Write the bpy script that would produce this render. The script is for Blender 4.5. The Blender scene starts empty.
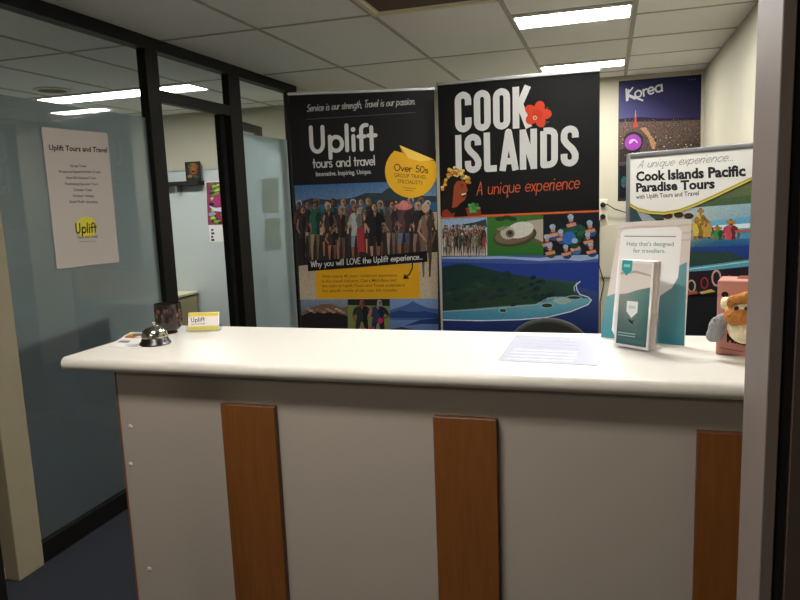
import bpy, bmesh, math, random
from mathutils import Vector, Matrix
random.seed(7)
C = bpy.context.scene.collection
R = math.radians

# ------------------------------------------------------------------ camera
RX = Vector((0.95645, 0.28940, -0.03812)); RY = Vector((0.00610, -0.15039, -0.98861)); RZ = Vector((-0.29183, 0.94532, -0.14560))
FOC = 680.667
CAM = Vector((0, 0, 1.5))
cd = bpy.data.cameras.new('camera'); cam = bpy.data.objects.new('camera', cd); C.objects.link(cam)
cd.sensor_width = 36; cd.sensor_fit = 'HORIZONTAL'; cd.lens = FOC / 800 * 36; cd.clip_start = .02
mr = Matrix((RX, -RY, -RZ)).transposed().to_4x4(); mr.translation = CAM; cam.matrix_world = mr
bpy.context.scene.camera = cam

def ray(x, y):
    return RX * ((x - 400) / FOC) + RY * ((y - 300) / FOC) + RZ
class Plane:
    """a real plane in the room; at() measures where a point of the photograph lies on it"""
    def __init__(s, o, n):
        s.o = Vector(o); s.n = Vector(n).normalized()
        if (CAM - s.o).dot(s.n) < 0: s.n = -s.n
    def at(s, x, y, off=0.0):
        d = ray(x, y); t = (s.o - CAM).dot(s.n) / d.dot(s.n)
        return CAM + d * t + s.n * off

# ------------------------------------------------------------------ materials
def lin(c):
    return tuple((v / 255 / 12.92 if v / 255 <= .04045 else ((v / 255 + .055) / 1.055) ** 2.4) for v in c)
def mat(name, col, rough=.5, metal=0, noise=0, nscale=40, bump=0, coat=0, spec=.5, stretch=None, emit=None):
    m = bpy.data.materials.new(name); m.use_nodes = True
    nt = m.node_tree; b = nt.nodes['Principled BSDF']
    c = lin(col) + (1,)
    b.inputs['Base Color'].default_value = c; b.inputs['Roughness'].default_value = rough
    b.inputs['Metallic'].default_value = metal; b.inputs['Coat Weight'].default_value = coat
    b.inputs['Specular IOR Level'].default_value = spec
    if noise or bump:
        tc = nt.nodes.new('ShaderNodeTexCoord'); mp = nt.nodes.new('ShaderNodeMapping'); nz = nt.nodes.new('ShaderNodeTexNoise')
        nz.inputs['Scale'].default_value = nscale; nz.inputs['Detail'].default_value = 6
        if stretch: mp.inputs['Scale'].default_value = stretch
        nt.links.new(tc.outputs['Object'], mp.inputs[0]); nt.links.new(mp.outputs[0], nz.inputs['Vector'])
    if noise:
        mx = nt.nodes.new('ShaderNodeMix'); mx.data_type = 'RGBA'
        mx.inputs['A'].default_value = tuple(max(0, v * (1 - noise)) for v in c[:3]) + (1,)
        mx.inputs['B'].default_value = tuple(min(1, v * (1 + noise)) for v in c[:3]) + (1,)
        nt.links.new(nz.outputs['Fac'], mx.inputs['Factor']); nt.links.new(mx.outputs['Result'], b.inputs['Base Color'])
    if bump:
        bp = nt.nodes.new('ShaderNodeBump'); bp.inputs['Strength'].default_value = bump; bp.inputs['Distance'].default_value = .01
        nt.links.new(nz.outputs['Fac'], bp.inputs['Height']); nt.links.new(bp.outputs[0], b.inputs['Normal'])
    if emit:
        b.inputs['Emission Color'].default_value = emit[0] + (1,); b.inputs['Emission Strength'].default_value = emit[1]
    return m
def glassmat(name, tint=(1, 1, 1), refl=1.0, rough=.0):
    m = bpy.data.materials.new(name); m.use_nodes = True; nt = m.node_tree; nt.nodes.clear()
    o = nt.nodes.new('ShaderNodeOutputMaterial'); mx = nt.nodes.new('ShaderNodeMixShader'); t = nt.nodes.new('ShaderNodeBsdfTransparent')
    g = nt.nodes.new('ShaderNodeBsdfGlossy'); f = nt.nodes.new('ShaderNodeLayerWeight'); f.inputs['Blend'].default_value = .5
    pw = nt.nodes.new('ShaderNodeMath'); pw.operation = 'POWER'; pw.inputs[1].default_value = 5
    mu = nt.nodes.new('ShaderNodeMath'); mu.operation = 'MULTIPLY_ADD'; mu.inputs[1].default_value = .9 * refl; mu.inputs[2].default_value = .04 * refl
    t.inputs['Color'].default_value = tint + (1,); g.inputs['Roughness'].default_value = rough
    nt.links.new(f.outputs['Facing'], pw.inputs[0]); nt.links.new(pw.outputs[0], mu.inputs[0]); nt.links.new(mu.outputs[0], mx.inputs[0])
    nt.links.new(t.outputs[0], mx.inputs[1]); nt.links.new(g.outputs[0], mx.inputs[2]); nt.links.new(mx.outputs[0], o.inputs[0])
    return m
def filmmat(name, col, through, trans):
    m = bpy.data.materials.new(name); m.use_nodes = True; nt = m.node_tree; nt.nodes.clear()
    o = nt.nodes.new('ShaderNodeOutputMaterial'); a = nt.nodes.new('ShaderNodeMixShader'); b = nt.nodes.new('ShaderNodeMixShader')
    t = nt.nodes.new('ShaderNodeBsdfTransparent'); d = nt.nodes.new('ShaderNodeBsdfDiffuse'); s = nt.nodes.new('ShaderNodeBsdfTranslucent')
    c = lin(col) + (1,); d.inputs[0].default_value = c; s.inputs[0].default_value = c; t.inputs[0].default_value = c
    a.inputs[0].default_value = trans; b.inputs[0].default_value = through
    nt.links.new(d.outputs[0], a.inputs[1]); nt.links.new(s.outputs[0], a.inputs[2])
    nt.links.new(a.outputs[0], b.inputs[1]); nt.links.new(t.outputs[0], b.inputs[2]); nt.links.new(b.outputs[0], o.inputs[0])
    return m
def printmat(name, grain=0, rough=.45, nscale=150):
    m = bpy.data.materials.new(name); m.use_nodes = True; nt = m.node_tree; b = nt.nodes['Principled BSDF']
    b.inputs['Roughness'].default_value = rough; b.inputs['Specular IOR Level'].default_value = .16
    at = nt.nodes.new('ShaderNodeAttribute'); at.attribute_name = 'Col'
    if grain:
        tc = nt.nodes.new('ShaderNodeTexCoord'); nz = nt.nodes.new('ShaderNodeTexNoise'); nz.inputs['Scale'].default_value = nscale; nz.inputs['Detail'].default_value = 5
        mr_ = nt.nodes.new('ShaderNodeMapRange'); mr_.inputs[1].default_value = .3; mr_.inputs[2].default_value = .7
        mr_.inputs[3].default_value = 1 - grain; mr_.inputs[4].default_value = 1 + grain
        vm = nt.nodes.new('ShaderNodeVectorMath'); vm.operation = 'SCALE'
        nt.links.new(tc.outputs['Object'], nz.inputs['Vector']); nt.links.new(nz.outputs['Fac'], mr_.inputs[0])
        nt.links.new(at.outputs['Color'], vm.inputs[0]); nt.links.new(mr_.outputs[0], vm.inputs['Scale']); nt.links.new(vm.outputs[0], b.inputs['Base Color'])
    else:
        nt.links.new(at.outputs['Color'], b.inputs['Base Color'])
    return m
WHITE_LIGHT = (1.0, .985, .95)
M = dict(
    carpet=mat('navy_carpet', (30, 34, 45), .95, noise=.35, nscale=300, bump=.4),
    tile=mat('ceiling_tile', (246, 246, 243), .9, noise=.05, nscale=160, bump=.08),
    tbar=mat('ceiling_bar', (176, 173, 163), .6),
    cream=mat('cream_wall', (186, 180, 160), .7, noise=.04, nscale=6, bump=.02),
    pale=mat('pale_wall', (192, 198, 196), .7, noise=.03, nscale=5),
    post=mat('cream_painted_post', (138, 128, 105), .6, noise=.1, nscale=9, bump=.05),
    jamb=mat('lilac_grey_paint', (112, 100, 95), .55, noise=.04, nscale=12),
    brown=mat('dark_brown_door', (76, 62, 56), .5, noise=.1, nscale=20),
    frame=mat('dark_bronze_frame', (13, 11, 10), .5, noise=.08, nscale=30, spec=.25),
    black=mat('black_plastic', (18, 18, 18), .3),
    matt=mat('matt_black', (14, 14, 14), .7),
    glass=glassmat('clear_glass', (.965, .98, .975)),
    acrylic=glassmat('clear_acrylic', (.97, .98, .985), .8),
    sleeve=glassmat('plastic_sleeve', (.93, .94, .97), .5, .15),
    film=filmmat('frosted_film', (206, 213, 214), .33, .86),
    navy=mat('navy_fabric', (40, 56, 84), .9, noise=.1, nscale=300),
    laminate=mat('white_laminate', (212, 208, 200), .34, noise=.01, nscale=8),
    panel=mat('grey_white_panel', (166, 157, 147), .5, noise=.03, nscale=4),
    edge=mat('brown_edge_strip', (112, 72, 44), .5),
    wood=mat('teak_stained_wood', (116, 70, 30), .4, noise=.35, nscale=16, stretch=(7, 7, .5)),
    wooddark=mat('teak_edge', (92, 56, 30), .5, noise=.2, nscale=16, stretch=(7, 7, .5)),
    chrome=mat('chrome', (205, 200, 192), .14, metal=1),
    alu=mat('brushed_aluminium', (170, 170, 170), .35, metal=.8, noise=.05, nscale=40),
    greyframe=mat('grey_snap_frame', (120, 120, 120), .35, metal=.5),
    lampframe=mat('white_enamel', (230, 228, 220), .5),
    diffuser=mat('lit_diffuser', (240, 240, 235), .6, emit=(WHITE_LIGHT, 16.0)),
    diffuser_office=mat('lit_diffuser_office', (240, 240, 235), .6, emit=((.97, 1.0, .97), 7.2)),
    sheet=filmmat('thin_sheet', (226, 226, 216), .25, .85),
    diffuser_fill=mat('lit_diffuser_fill', (240, 240, 235), .6, emit=((1.0, .91, .80), 11.0)),  # glow of the added fill panel behind the camera
    diffuser_dim=mat('lit_diffuser_hall', (240, 240, 235), .6, emit=((1.0, .93, .84), 13.0)),
    ventframe=mat('cream_vent_frame', (232, 224, 196), .5),
    louver=mat('brown_louver', (96, 80, 62), .7, noise=.1, nscale=40),
    dark=mat('duct_dark', (22, 18, 15), .9),
    cabinet=mat('beige_cabinet', (176, 164, 122), .5, noise=.03, nscale=8),
    cabtop=mat('cream_cabinet_top', (232, 226, 190), .5),
    pinkbox=mat('dusty_pink_card', (186, 128, 114), .7, noise=.04, nscale=20),
    furw=mat('cream_plush', (236, 222, 184), .95, noise=.12, nscale=120, bump=.9),
    furb=mat('tan_brown_plush', (186, 120, 56), .95, noise=.2, nscale=120, bump=.9),
    furg=mat('grey_plush', (150, 150, 152), .95, noise=.15, nscale=120, bump=.9),
    cup=mat('dark_patterned_glass', (34, 27, 25), .2, coat=.3),
    amber=mat('amber_glass', (58, 32, 24), .15),
    socket=mat('cream_switchgear', (222, 214, 190), .4),
    mesh=mat('dark_olive_chair_fabric', (22, 23, 19), .9, noise=.1, nscale=200),
    notice=mat('notice_paper', (178, 168, 160), .7),
    capmat=mat('grey_cap', (200, 192, 184), .5),
    paper=mat('white_paper', (226, 222, 218), .7),
    pr=printmat('printed_ink'), ph=printmat('printed_photo', .32), phs=printmat('printed_photo_soft', .15), city=printmat('printed_city', .55, nscale=90),
    prs=printmat('printed_gloss_card', 0, .3),
)

# ------------------------------------------------------------------ object helpers
def setp(o, label=None, cat=None, group=None, kind=None):
    if label: o['label'] = label
    if cat: o['category'] = cat
    if group: o['group'] = group
    if kind: o['kind'] = kind
    return o
WM = {}
def empty(name, loc, label, cat, group=None, kind=None, rz=0):
    o = bpy.data.objects.new(name, None); C.objects.link(o); o.location = loc; o.rotation_euler = (0, 0, rz); o.empty_display_size = .05
    WM[o.name] = Matrix.Translation(Vector(loc)) @ Matrix.Rotation(rz, 4, 'Z')
    return setp(o, label, cat, group, kind)
def link(name, bm, mats, parent=None, smooth=False, label=None, loc=None, angle=40):
    """one mesh object; bm is in room coordinates"""
    if parent is None:
        if loc is None:
            vs = [v.co for v in bm.verts]
            loc = Vector(((min(v.x for v in vs) + max(v.x for v in vs)) / 2, (min(v.y for v in vs) + max(v.y for v in vs)) / 2, min(v.z for v in vs)))
        W = Matrix.Translation(Vector(loc))
    else:
        W = WM[parent.name]
    bm.transform(W.inverted())
    bmesh.ops.recalc_face_normals(bm, faces=bm.faces[:]) if not bm.loops.layers.float_color else None
    me = bpy.data.meshes.new(name); bm.to_mesh(me); bm.free()
    for m in (mats if isinstance(mats, (list, tuple)) else [mats]): me.materials.append(M[m] if isinstance(m, str) else m)
    o = bpy.data.objects.new(name, me); C.objects.link(o)
    if smooth:
        for p in me.polygons: p.use_smooth = True
        try: me.set_sharp_from_angle(angle=R(angle))
        except Exception: pass
    if parent is None: o.location = loc
    else: o.parent = parent
    WM[o.name] = W
    if label: o['label'] = label
    return o
def NB(): return bmesh.new()
def box(bm, lo, hi, bev=0, seg=2, mi=0, T=None):
    lo = Vector(lo); hi = Vector(hi)
    r = bmesh.ops.create_cube(bm, size=1)
    vs = r['verts']; fs = {f for v in vs for f in v.link_faces}
    for v in vs:
        v.co = Vector([(lo[i] + hi[i]) / 2 + v.co[i] * (hi[i] - lo[i]) for i in range(3)])
    for f in fs: f.material_index = mi
    if bev:
        es = list({e for v in vs for e in v.link_edges})
        rr = bmesh.ops.bevel(bm, geom=es, offset=bev, segments=seg, profile=.5, affect='EDGES')
        vs = list({v for f in rr['faces'] for v in f.verts} | {v for v in vs if v.is_valid})
        for f in rr['faces']: f.material_index = mi
    if T is not None:
        for v in vs: v.co = T @ v.co
    return vs
def tube(bm, pts, r, seg=10, mi=0, caps=True):
    pts = [Vector(p) for p in pts]; rings = []
    for i, p in enumerate(pts):
        t = (pts[min(i + 1, len(pts) - 1)] - pts[max(i - 1, 0)]).normalized()
        a = t.orthogonal().normalized() if i == 0 else (a - t * a.dot(t)).normalized()
        b = t.cross(a); rad = r[i] if isinstance(r, (list, tuple)) else r
        rings.append([bm.verts.new(p + (a * math.cos(k * 2 * math.pi / seg) + b * math.sin(k * 2 * math.pi / seg)) * rad) for k in range(seg)])
    for A, B in zip(rings, rings[1:]):
        for k in range(seg):
            f = bm.faces.new((A[k], A[(k + 1) % seg], B[(k + 1) % seg], B[k])); f.material_index = mi
    if caps:
        bm.faces.new(rings[0][::-1]).material_index = mi; bm.faces.new(rings[-1]).material_index = mi
def lathe(bm, c, prof, seg=32, mi=0):
    c = Vector(c); rings = []
    for r, z in prof:
        rings.append([bm.verts.new(c + Vector((max(r, 1e-5) * math.cos(k * 2 * math.pi / seg), max(r, 1e-5) * math.sin(k * 2 * math.pi / seg), z))) for k in range(seg)])
    for A, B in zip(rings, rings[1:]):
        for k in range(seg):
            f = bm.faces.new((A[k], A[(k + 1) % seg], B[(k + 1) % seg], B[k])); f.material_index = mi
    for rg, (r, z) in ((rings[0], prof[0]), (rings[-1], prof[-1])):
        if r > 1e-4: bm.faces.new(rg).material_index = mi
def prism(bm, pts, d, mi=0):
    """polygon pts (3D) extruded by vector d"""
    a = [bm.verts.new(Vector(p)) for p in pts]; b = [bm.verts.new(Vector(p) + Vector(d)) for p in pts]
    fs = [bm.faces.new(a), bm.faces.new(b[::-1])] + [bm.faces.new((a[i], b[i], b[(i + 1) % len(a)], a[(i + 1) % len(a)])) for i in range(len(a))]
    for f in fs: f.material_index = mi
def ball(bm, c, rad, sub=3, mi=0):
    r = bmesh.ops.create_icosphere(bm, subdivisions=sub, radius=1)
    for v in r['verts']: v.co = Vector(c) + Vector([v.co[i] * (rad[i] if isinstance(rad, (tuple, list)) else rad) for i in range(3)])
    for f in {f for v in r['verts'] for f in v.link_faces}: f.material_index = mi; f.smooth = True

# ------------------------------------------------------------------ printing on real planes
LAY = .00035
class Print:
    k = 0
    def __init__(s, plane, ink=1.0, base=0): s.base = base * LAY; s.p = plane; s.ink = ink; s.bm = bmesh.new(); s.cl = s.bm.loops.layers.float_color.new('Col')
    def face(s, pts, col):
        """pts in room space; col one colour or a list of corner colours"""
        s.k = (s.k + 1) % 19; pts = [p + s.p.n * (s.k * 1.6e-5 + s.base) for p in pts]
        try: f = s.bm.faces.new([s.bm.verts.new(p) for p in pts])
        except ValueError: return
        f.normal_update()
        if f.normal.dot(s.p.n) < 0: f.normal_flip()
        cols = {}
        for i, p in enumerate(pts):
            cols[tuple(round(q, 7) for q in p)] = col[i] if isinstance(col, list) else col
        for l in f.loops:
            k = min(range(len(pts)), key=lambda i: (Vector(pts[i]) - l.vert.co).length_squared) if isinstance(col, list) else 0
            l[s.cl] = lin([v_ * s.ink for v_ in (col[k] if isinstance(col, list) else col)]) + (1,)
    def poly(s, px, col, lay=1): s.face([s.p.at(x, y, lay * LAY) for x, y in px], col)
    def ell(s, cx, cy, rx, ry, col, lay=1, n=14, a0=0, a1=360, rot=0):
        n2 = n if a1 - a0 >= 360 else n + 1
        cr, sr = math.cos(R(rot)), math.sin(R(rot)); pts = []
        for k in range(n2):
            a = R(a0 + (a1 - a0) * k / n); x, y = rx * math.cos(a), ry * math.sin(a)
            pts.append((cx + x * cr - y * sr, cy + x * sr + y * cr))
        s.poly(pts, col, lay)
    def line(s, pts, w, col, lay=1):
        for q in ribbon(pts, w, True): s.poly(q, col, lay)
    def done(s, name, parent, m='pr', label=None): return link(name, s.bm, m, parent, label=label)
    # people in the printed photographs: simple flat figures
    def fig(s, x, top, h, w, shirt, skin, hair, legs, lay=2, dx=0):
        r = FR; dk = lambda c, f: tuple(v * f for v in c)
        hd = h * .066; dx += r.uniform(-.12, .12) * w; k = 3 + r.randrange(3)
        if r.random() < .4: low = skin
        else: low = legs
        for sg in (-1, 1):
            sp = r.uniform(.16, .3) * w * sg
            s.poly([(x + sg * w * .02, top + h * .5), (x + sg * w * .34, top + h * .5), (x + sp + sg * w * .12, top + h * .76), (x + sp * .6, top + h * .76)], dk(legs, .9 if sg < 0 else .62), lay)
            s.poly([(x + sp + sg * w * .11, top + h * .75), (x + sp * .62, top + h * .75), (x + sp * .7, top + h), (x + sp + sg * w * .03, top + h)], dk(low, .9 if sg < 0 else .6), lay + .03)
        T = [(-.34, .56), (-.3, .42), (-.42, .3), (-.44, .23), (-.34, .185), (-.13, .16), (.13, .155), (.34, .185), (.45, .24), (.42, .31), (.29, .42), (.35, .56)]
        s.poly([(x + a * w, top + b_ * h) for a, b_ in T], dk(shirt, .95), lay + .25)
        s.poly([(x + a * w, top + b_ * h) for a, b_ in ((.02, .56), (.1, .4), (-.02, .28), (.14, .17), (.34, .185), (.45, .24), (.42, .31), (.29, .42), (.35, .56))], dk(shirt, .55), lay + .29)
        if r.random() < .6: s.poly([(x + a * w, top + b_ * h) for a, b_ in ((-.1, .16), (.08, .16), (.0, .25))], dk(skin, .85), lay + .31)
        for sg in (-1, 1):
            ex, ey = x + sg * w * r.uniform(.46, .6), top + h * r.uniform(.36, .41); hx, hy = x + sg * w * r.uniform(.05, .5), top + h * r.uniform(.42, .53)
            s.line([(x + sg * w * .39, top + h * .24), (ex, ey)], w * .17, dk(shirt if r.random() < .5 else skin, .85 if sg < 0 else .5), lay + .33)
            s.line([(ex, ey), (hx, hy)], w * .13, dk(skin, .9 if sg < 0 else .6), lay + .36)
        s.poly([(x - w * .07, top + h * .17), (x + w * .09, top + h * .17), (x + dx + w * .06, top + hd * 1.7), (x + dx - w * .07, top + hd * 1.7)], dk(skin, .6), lay + .38)
        s.ell(x + dx, top + hd * .95, hd * .86, hd * .92, dk(hair, .85), lay + .4, 10)
        if r.random() < .35: s.poly([(x + dx - hd * .85, top + hd * .8), (x + dx + hd * .8, top + hd * .8), (x + dx + hd, top + hd * 2.3), (x + dx - hd * .9, top + hd * 2.3)], dk(hair, .7), lay + .39)
        s.ell(x + dx - hd * .05, top + hd * 1.2, hd * .62, hd * .84, skin, lay + .5, 10)
        s.ell(x + dx + hd * .22, top + hd * 1.25, hd * .4, hd * .75, dk(skin, .68), lay + .55, 8)
        s.poly([(x + dx - hd * .5, top + hd * 1.0), (x + dx + hd * .45, top + hd * 1.0), (x + dx + hd * .45, top + hd * 1.14), (x + dx - hd * .5, top + hd * 1.14)], dk(skin, .4), lay + .6)
FR = random.Random(21)
def ribbon(pts, w, caps=False):
    """quads of a band of width w along 2D pts, round joints"""
    out = []; n = 8
    for (x0, y0), (x1, y1) in zip(pts, pts[1:]):
        l = math.hypot(x1 - x0, y1 - y0)
        if l < 1e-9: continue
        nx, ny = -(y1 - y0) / l * w / 2, (x1 - x0) / l * w / 2
        out.append([(x0 + nx, y0 + ny), (x0 - nx, y0 - ny), (x1 - nx, y1 - ny), (x1 + nx, y1 + ny)])
    for i, (x, y) in enumerate(pts):
        if (caps or 0 < i < len(pts) - 1):
            out.append([(x + w / 2 * math.cos(2 * math.pi * k / n), y + w / 2 * math.sin(2 * math.pi * k / n)) for k in range(n)])
    return out
def arc(cx, cy, rx, ry, a0, a1, n=10): return [(cx + rx * math.cos(R(a0 + (a1 - a0) * k / n)), cy + ry * math.sin(R(a0 + (a1 - a0) * k / n))) for k in range(n + 1)]
# a rounded single-stroke alphabet: x-height .6, capitals 1
G = {
 'U': (.8, [[(.06, 1), (.06, .34)] + arc(.31, .34, .25, .32, 180, 360) + [(.56, 1)]]),
 'p': (.73, [[(.06, .6), (.06, -.26)], arc(.32, .3, .26, .28, 0, 360, 16)]),
 'l': (.28, [[(.06, 1.02), (.06, .02)]]),
 'i': (.28, [[(.06, .58), (.06, .02)], arc(.06, .84, .02, .02, 0, 360, 6)]),
 'f': (.42, [arc(.32, .8, .2, .2, 75, 180, 6) + [(.12, .02)], [(0, .55), (.27, .55)]]),
 't': (.42, [[(.14, .9), (.14, .02)], [(0, .57), (.32, .57)]]),
 'o': (.68, [arc(.3, .3, .27, .28, 0, 360, 16)]),
 'u': (.64, [[(.05, .58), (.05, .25)] + arc(.28, .25, .23, .23, 180, 360) + [(.51, .58)], [(.51, .3), (.51, .02)]]),
 'r': (.4, [[(.06, .58), (.06, .02)], [(.06, .35)] + arc(.28, .35, .2, .22, 170, 60, 6)]),
 's': (.5, [arc(.22, .44, .17, .14, 35, 240, 8) + arc(.22, .16, .18, .15, 75, -150, 9)]),
 'a': (.66, [arc(.3, .3, .26, .28, 0, 360, 16), [(.56, .58), (.56, .02)]]),
 'n': (.64, [[(.06, .58), (.06, .02)], [(.06, .3)] + arc(.29, .33, .22, .25, 180, 0) + [(.51, .02)]]),
 'd': (.66, [arc(.3, .3, .26, .28, 0, 360, 16), [(.56, 1.02), (.56, .02)]]),
 'v': (.56, [[(.02, .58), (.25, .03), (.48, .58)]]),
 'e': (.62, [[(.04, .3), (.54, .3)] + arc(.29, .3, .25, .28, 0, 315, 14)]),
 'q': (.68, [arc(.3, .3, .26, .28, 0, 360, 16), [(.56, .58), (.56, -.34), (.68, -.2)]]),
 'x': (.52, [[(.03, .58), (.44, .02)], [(.44, .58), (.03, .02)]]),
 'c': (.56, [arc(.3, .3, .26, .28, 45, 315, 12)]),
 'g': (.66, [arc(.3, .3, .26, .28, 0, 360, 16), [(.56, .58), (.56, -.12)] + arc(.32, -.12, .24, .2, 0, -150, 8)]),
 'h': (.64, [[(.06, 1.02), (.06, .02)], [(.06, .3)] + arc(.29, .33, .22, .25, 180, 0) + [(.51, .02)]]),
 'w': (.8, [[(.02, .58), (.2, .04), (.37, .5), (.54, .04), (.72, .58)]]),
 'y': (.56, [[(.02, .58), (.26, .04)], [(.5, .58), (.12, -.34)]]),
 'A': (.74, [[(.02, 0), (.34, 1), (.6, 0)], [(.1, .36), (.52, .36)]]),
 'S': (.66, [arc(.3, .74, .24, .23, 40, 250, 9) + arc(.28, .26, .26, .25, 80, -150, 10)]),
 'T': (.6, [[(.3, 1), (.27, 0)], [(0, 1), (.62, 1.02)]]),
 'O': (.92, [arc(.42, .5, .38, .48, 0, 360, 20)]),
 'K': (.72, [[(.08, 1), (.02, 0)], [(.62, .98), (.06, .48), (.7, -.02)]]),
 'L': (.55, [[(.06, 1), (.06, .02), (.48, .02)]]),
 'V': (.66, [[(.02, 1), (.3, .02), (.58, 1)]]),
 'E': (.56, [[(.5, 1), (.06, 1), (.06, .02), (.5, .02)], [(.06, .52), (.42, .52)]]),
 'W': (.98, [[(.02, 1), (.22, .03), (.45, .9), (.68, .03), (.9, 1)]]),
 '5': (.62, [[(.5, .98), (.14, .98), (.1, .56)] + arc(.27, .32, .24, .29, 110, -150, 10)]),
 '0': (.7, [arc(.31, .5, .26, .47, 0, 360, 18)]),
 ',': (.22, [[(.08, .05), (.02, -.15)]]), '.': (.24, [arc(.08, .04, .02, .02, 0, 360, 6)]), ' ': (.46, []),
}
def condensed():
    """heavy narrow capitals for the island title: letter height 1"""
    w, t = .41, .163; h = t / 2; r = .13
    def rr(x0, y0, x1, y1, r): return arc(x1 - r, y1 - r, r, r, 0, 90, 5) + arc(x0 + r, y1 - r, r, r, 90, 180, 5) + arc(x0 + r, y0 + r, r, r, 180, 270, 5) + arc(x1 - r, y0 + r, r, r, 270, 360, 5)
    a, b = h, w - h; lo, hi = h, 1 - h
    o = rr(a, lo, b, hi, r)
    return {
     'C': (w + .05, [[(b, .66)] + arc(b - r, hi - r, r, r, 0, 90, 5) + arc(a + r, hi - r, r, r, 90, 180, 5) + arc(a + r, lo + r, r, r, 180, 270, 5) + arc(b - r, lo + r, r, r, 270, 360, 5) + [(b, .36)]]),
     'O': (w + .05, [o + [o[0]]]),
     'K': (w + .07, [[(a, 0), (a, 1)], [(a + .02, .42), (b + .03, 1)], [(a + .1, .55), (b + .05, 0)]]),
     'I': (t + .06, [[(a, 0), (a, 1)]]),
     'S': (w + .05, [[(b, .7)] + arc(b - r, hi - r, r, r, 0, 90, 5) + arc(a + r, hi - r, r, r, 90, 180, 5) + [(a, .66), (a + .06, .56), (b - .06, .42), (b, .3)] + arc(b - r, lo + r, r, r, 360, 270, 5) + arc(a + r, lo + r, r, r, 270, 180, 5) + [(a, .32)]]),
     'L': (w - .04, [[(a, 1), (a, h), (b - .02, h)]]),
     'A': (w + .06, [[(a - .01, 0), (.215, .97), (.225, .97), (b + .05, 0)], [(.1, .24), (.34, .24)]]),
     'N': (w + .06, [[(a, 0), (a, 1)], [(b, 0), (b, 1)], [(a, .95), (b, .05)]]),
     'D': (w + .05, [[(a, hi), (b - r, hi)] + arc(b - r, hi - r, r, r, 90, 0, 5) + arc(b - r, lo + r, r, r, 0, -90, 5) + [(a, lo), (a, hi)]]),
    }
G2 = condensed()
def lettering(P, s, bl, br, tl, w, col, lay=2, font=G, caps=True, slant=0, wob=0, track=0):
    """text s drawn on plane P.p: baseline from bl to br, capital top above bl at tl (points measured on the photograph)"""
    p0, p1, pt = P.p.at(*bl), P.p.at(*br), P.p.at(*tl)
    W = sum(font[c][0] + track for c in s) - .08; U = (p1 - p0) / W; V = pt - p0; x = 0
    k = V.length / U.length
    for c in s:
        adv, strokes = font[c]; dy = random.uniform(-wob, wob)
        for st in strokes:
            # strokes are widened in true proportions, then laid on the plane
            q = [((x + a) + slant * b, (b + dy) * k) for a, b in st]
            for poly in ribbon(q, w * k, caps): P.face([p0 + U * a + V * (b / k) + P.p.n * lay * LAY for a, b in poly], col)
        x += adv + track
def typeset(P, s, bl, br, tl, col, lay=2, bold=0.0, shear=0.0):
    """ordinary sans type, as flat letters on the plane"""
    cu = bpy.data.curves.new('type', 'FONT'); cu.body = s; cu.resolution_u = 2; cu.offset = bold; cu.shear = shear; cu.size = 1
    o = bpy.data.objects.new('type', cu); C.objects.link(o); bpy.context.view_layer.update()
    me = bpy.data.meshes.new_from_object(o.evaluated_get(bpy.context.evaluated_depsgraph_get()))
    bpy.data.objects.remove(o); bpy.data.curves.remove(cu)
    xs = [v.co.x for v in me.vertices]; x0, x1 = min(xs), max(xs)
    p0, p1, pt = P.p.at(*bl), P.p.at(*br), P.p.at(*tl); U = (p1 - p0) / (x1 - x0); V = (pt - p0) / .73
    vs = [p0 + U * (v.co.x - x0) + V * v.co.y + P.p.n * (lay * LAY + P.base) for v in me.vertices]
    nv = [P.bm.verts.new(v) for v in vs]; cc = lin(col) + (1,)
    for f in me.polygons:
        try: nf = P.bm.faces.new([nv[i] for i in f.vertices])
        except ValueError: continue
        nf.normal_update()
        if nf.normal.dot(P.p.n) < 0: nf.normal_flip()
        for l in nf.loops: l[P.cl] = cc
    bpy.data.meshes.remove(me)

# ------------------------------------------------------------------ the setting
ZC = 2.4; XP = -2.35; YB = 5.86; XR = .70; XL = -5.3; YF = -2.6
b = NB(); box(b, (XL - .1, YF - .1, -.08), (2.3, YB + .1, 0)); setp(link('floor', b, 'carpet'), 'dark navy carpet floor', 'floor', kind='structure')
b = NB(); box(b, (XL - .1, YF - .1, ZC), (2.3, YB + .1, ZC + .06), mi=0)
for x in (-5.4 + .62, -4.16, -3.56, -2.95, -1.735, -1.11, -.486, .122, .74, 1.36): box(b, (x - .012, YF, ZC - .003), (x + .012, YB, ZC), mi=1)
for y in (-2.38, -1.24, -.1, 1.04, 2.18, 3.32, 4.46, 5.6): box(b, (XL, y - .011, ZC - .0028), (1.6, y + .011, ZC), mi=1)
for y in (2.75, 3.89, 5.03): box(b, (.122, y - .01, ZC - .0028), (XR, y + .01, ZC), mi=1)
for y in (2.46, 3.63, 3.91, 5.08, 5.33): box(b, (-.486, y - .01, ZC - .0028), (.122, y + .01, ZC), mi=1)
setp(link('ceiling', b, ['tile', 'tbar']), 'suspended ceiling of grey white tiles in a grid', 'ceiling', kind='structure')
b = NB(); box(b, (XP, YB, 0), (XR + .1, YB + .1, ZC)); box(b, (XL - .1, YB, 1.87), (XP, YB + .1, ZC)); box(b, (XL - .1, YB, 0), (XP, YB + .1, 1.87), mi=1)
setp(link('wall_back', b, ['cream', 'pale']), 'cream back wall behind the banners', 'wall', kind='structure')
b = NB(); box(b, (XR, .952, 0), (XR + .1, YB, ZC)); setp(link('wall_right', b, 'cream'), 'cream side wall beside the dark blue poster', 'wall', kind='structure')
b = NB(); box(b, (XL - .1, 2.16, 0), (XL, YB, ZC)); setp(link('wall_left', b, 'pale'), 'pale far wall of the office', 'wall', kind='structure')
b = NB(); box(b, (-3.6, YF, 0), (-3.5, 2.03, ZC)); box(b, (-3.6, YF - .1, 0), (2.3, YF, ZC)); box(b, (2.2, YF, 0), (2.3, .81, ZC))
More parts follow.
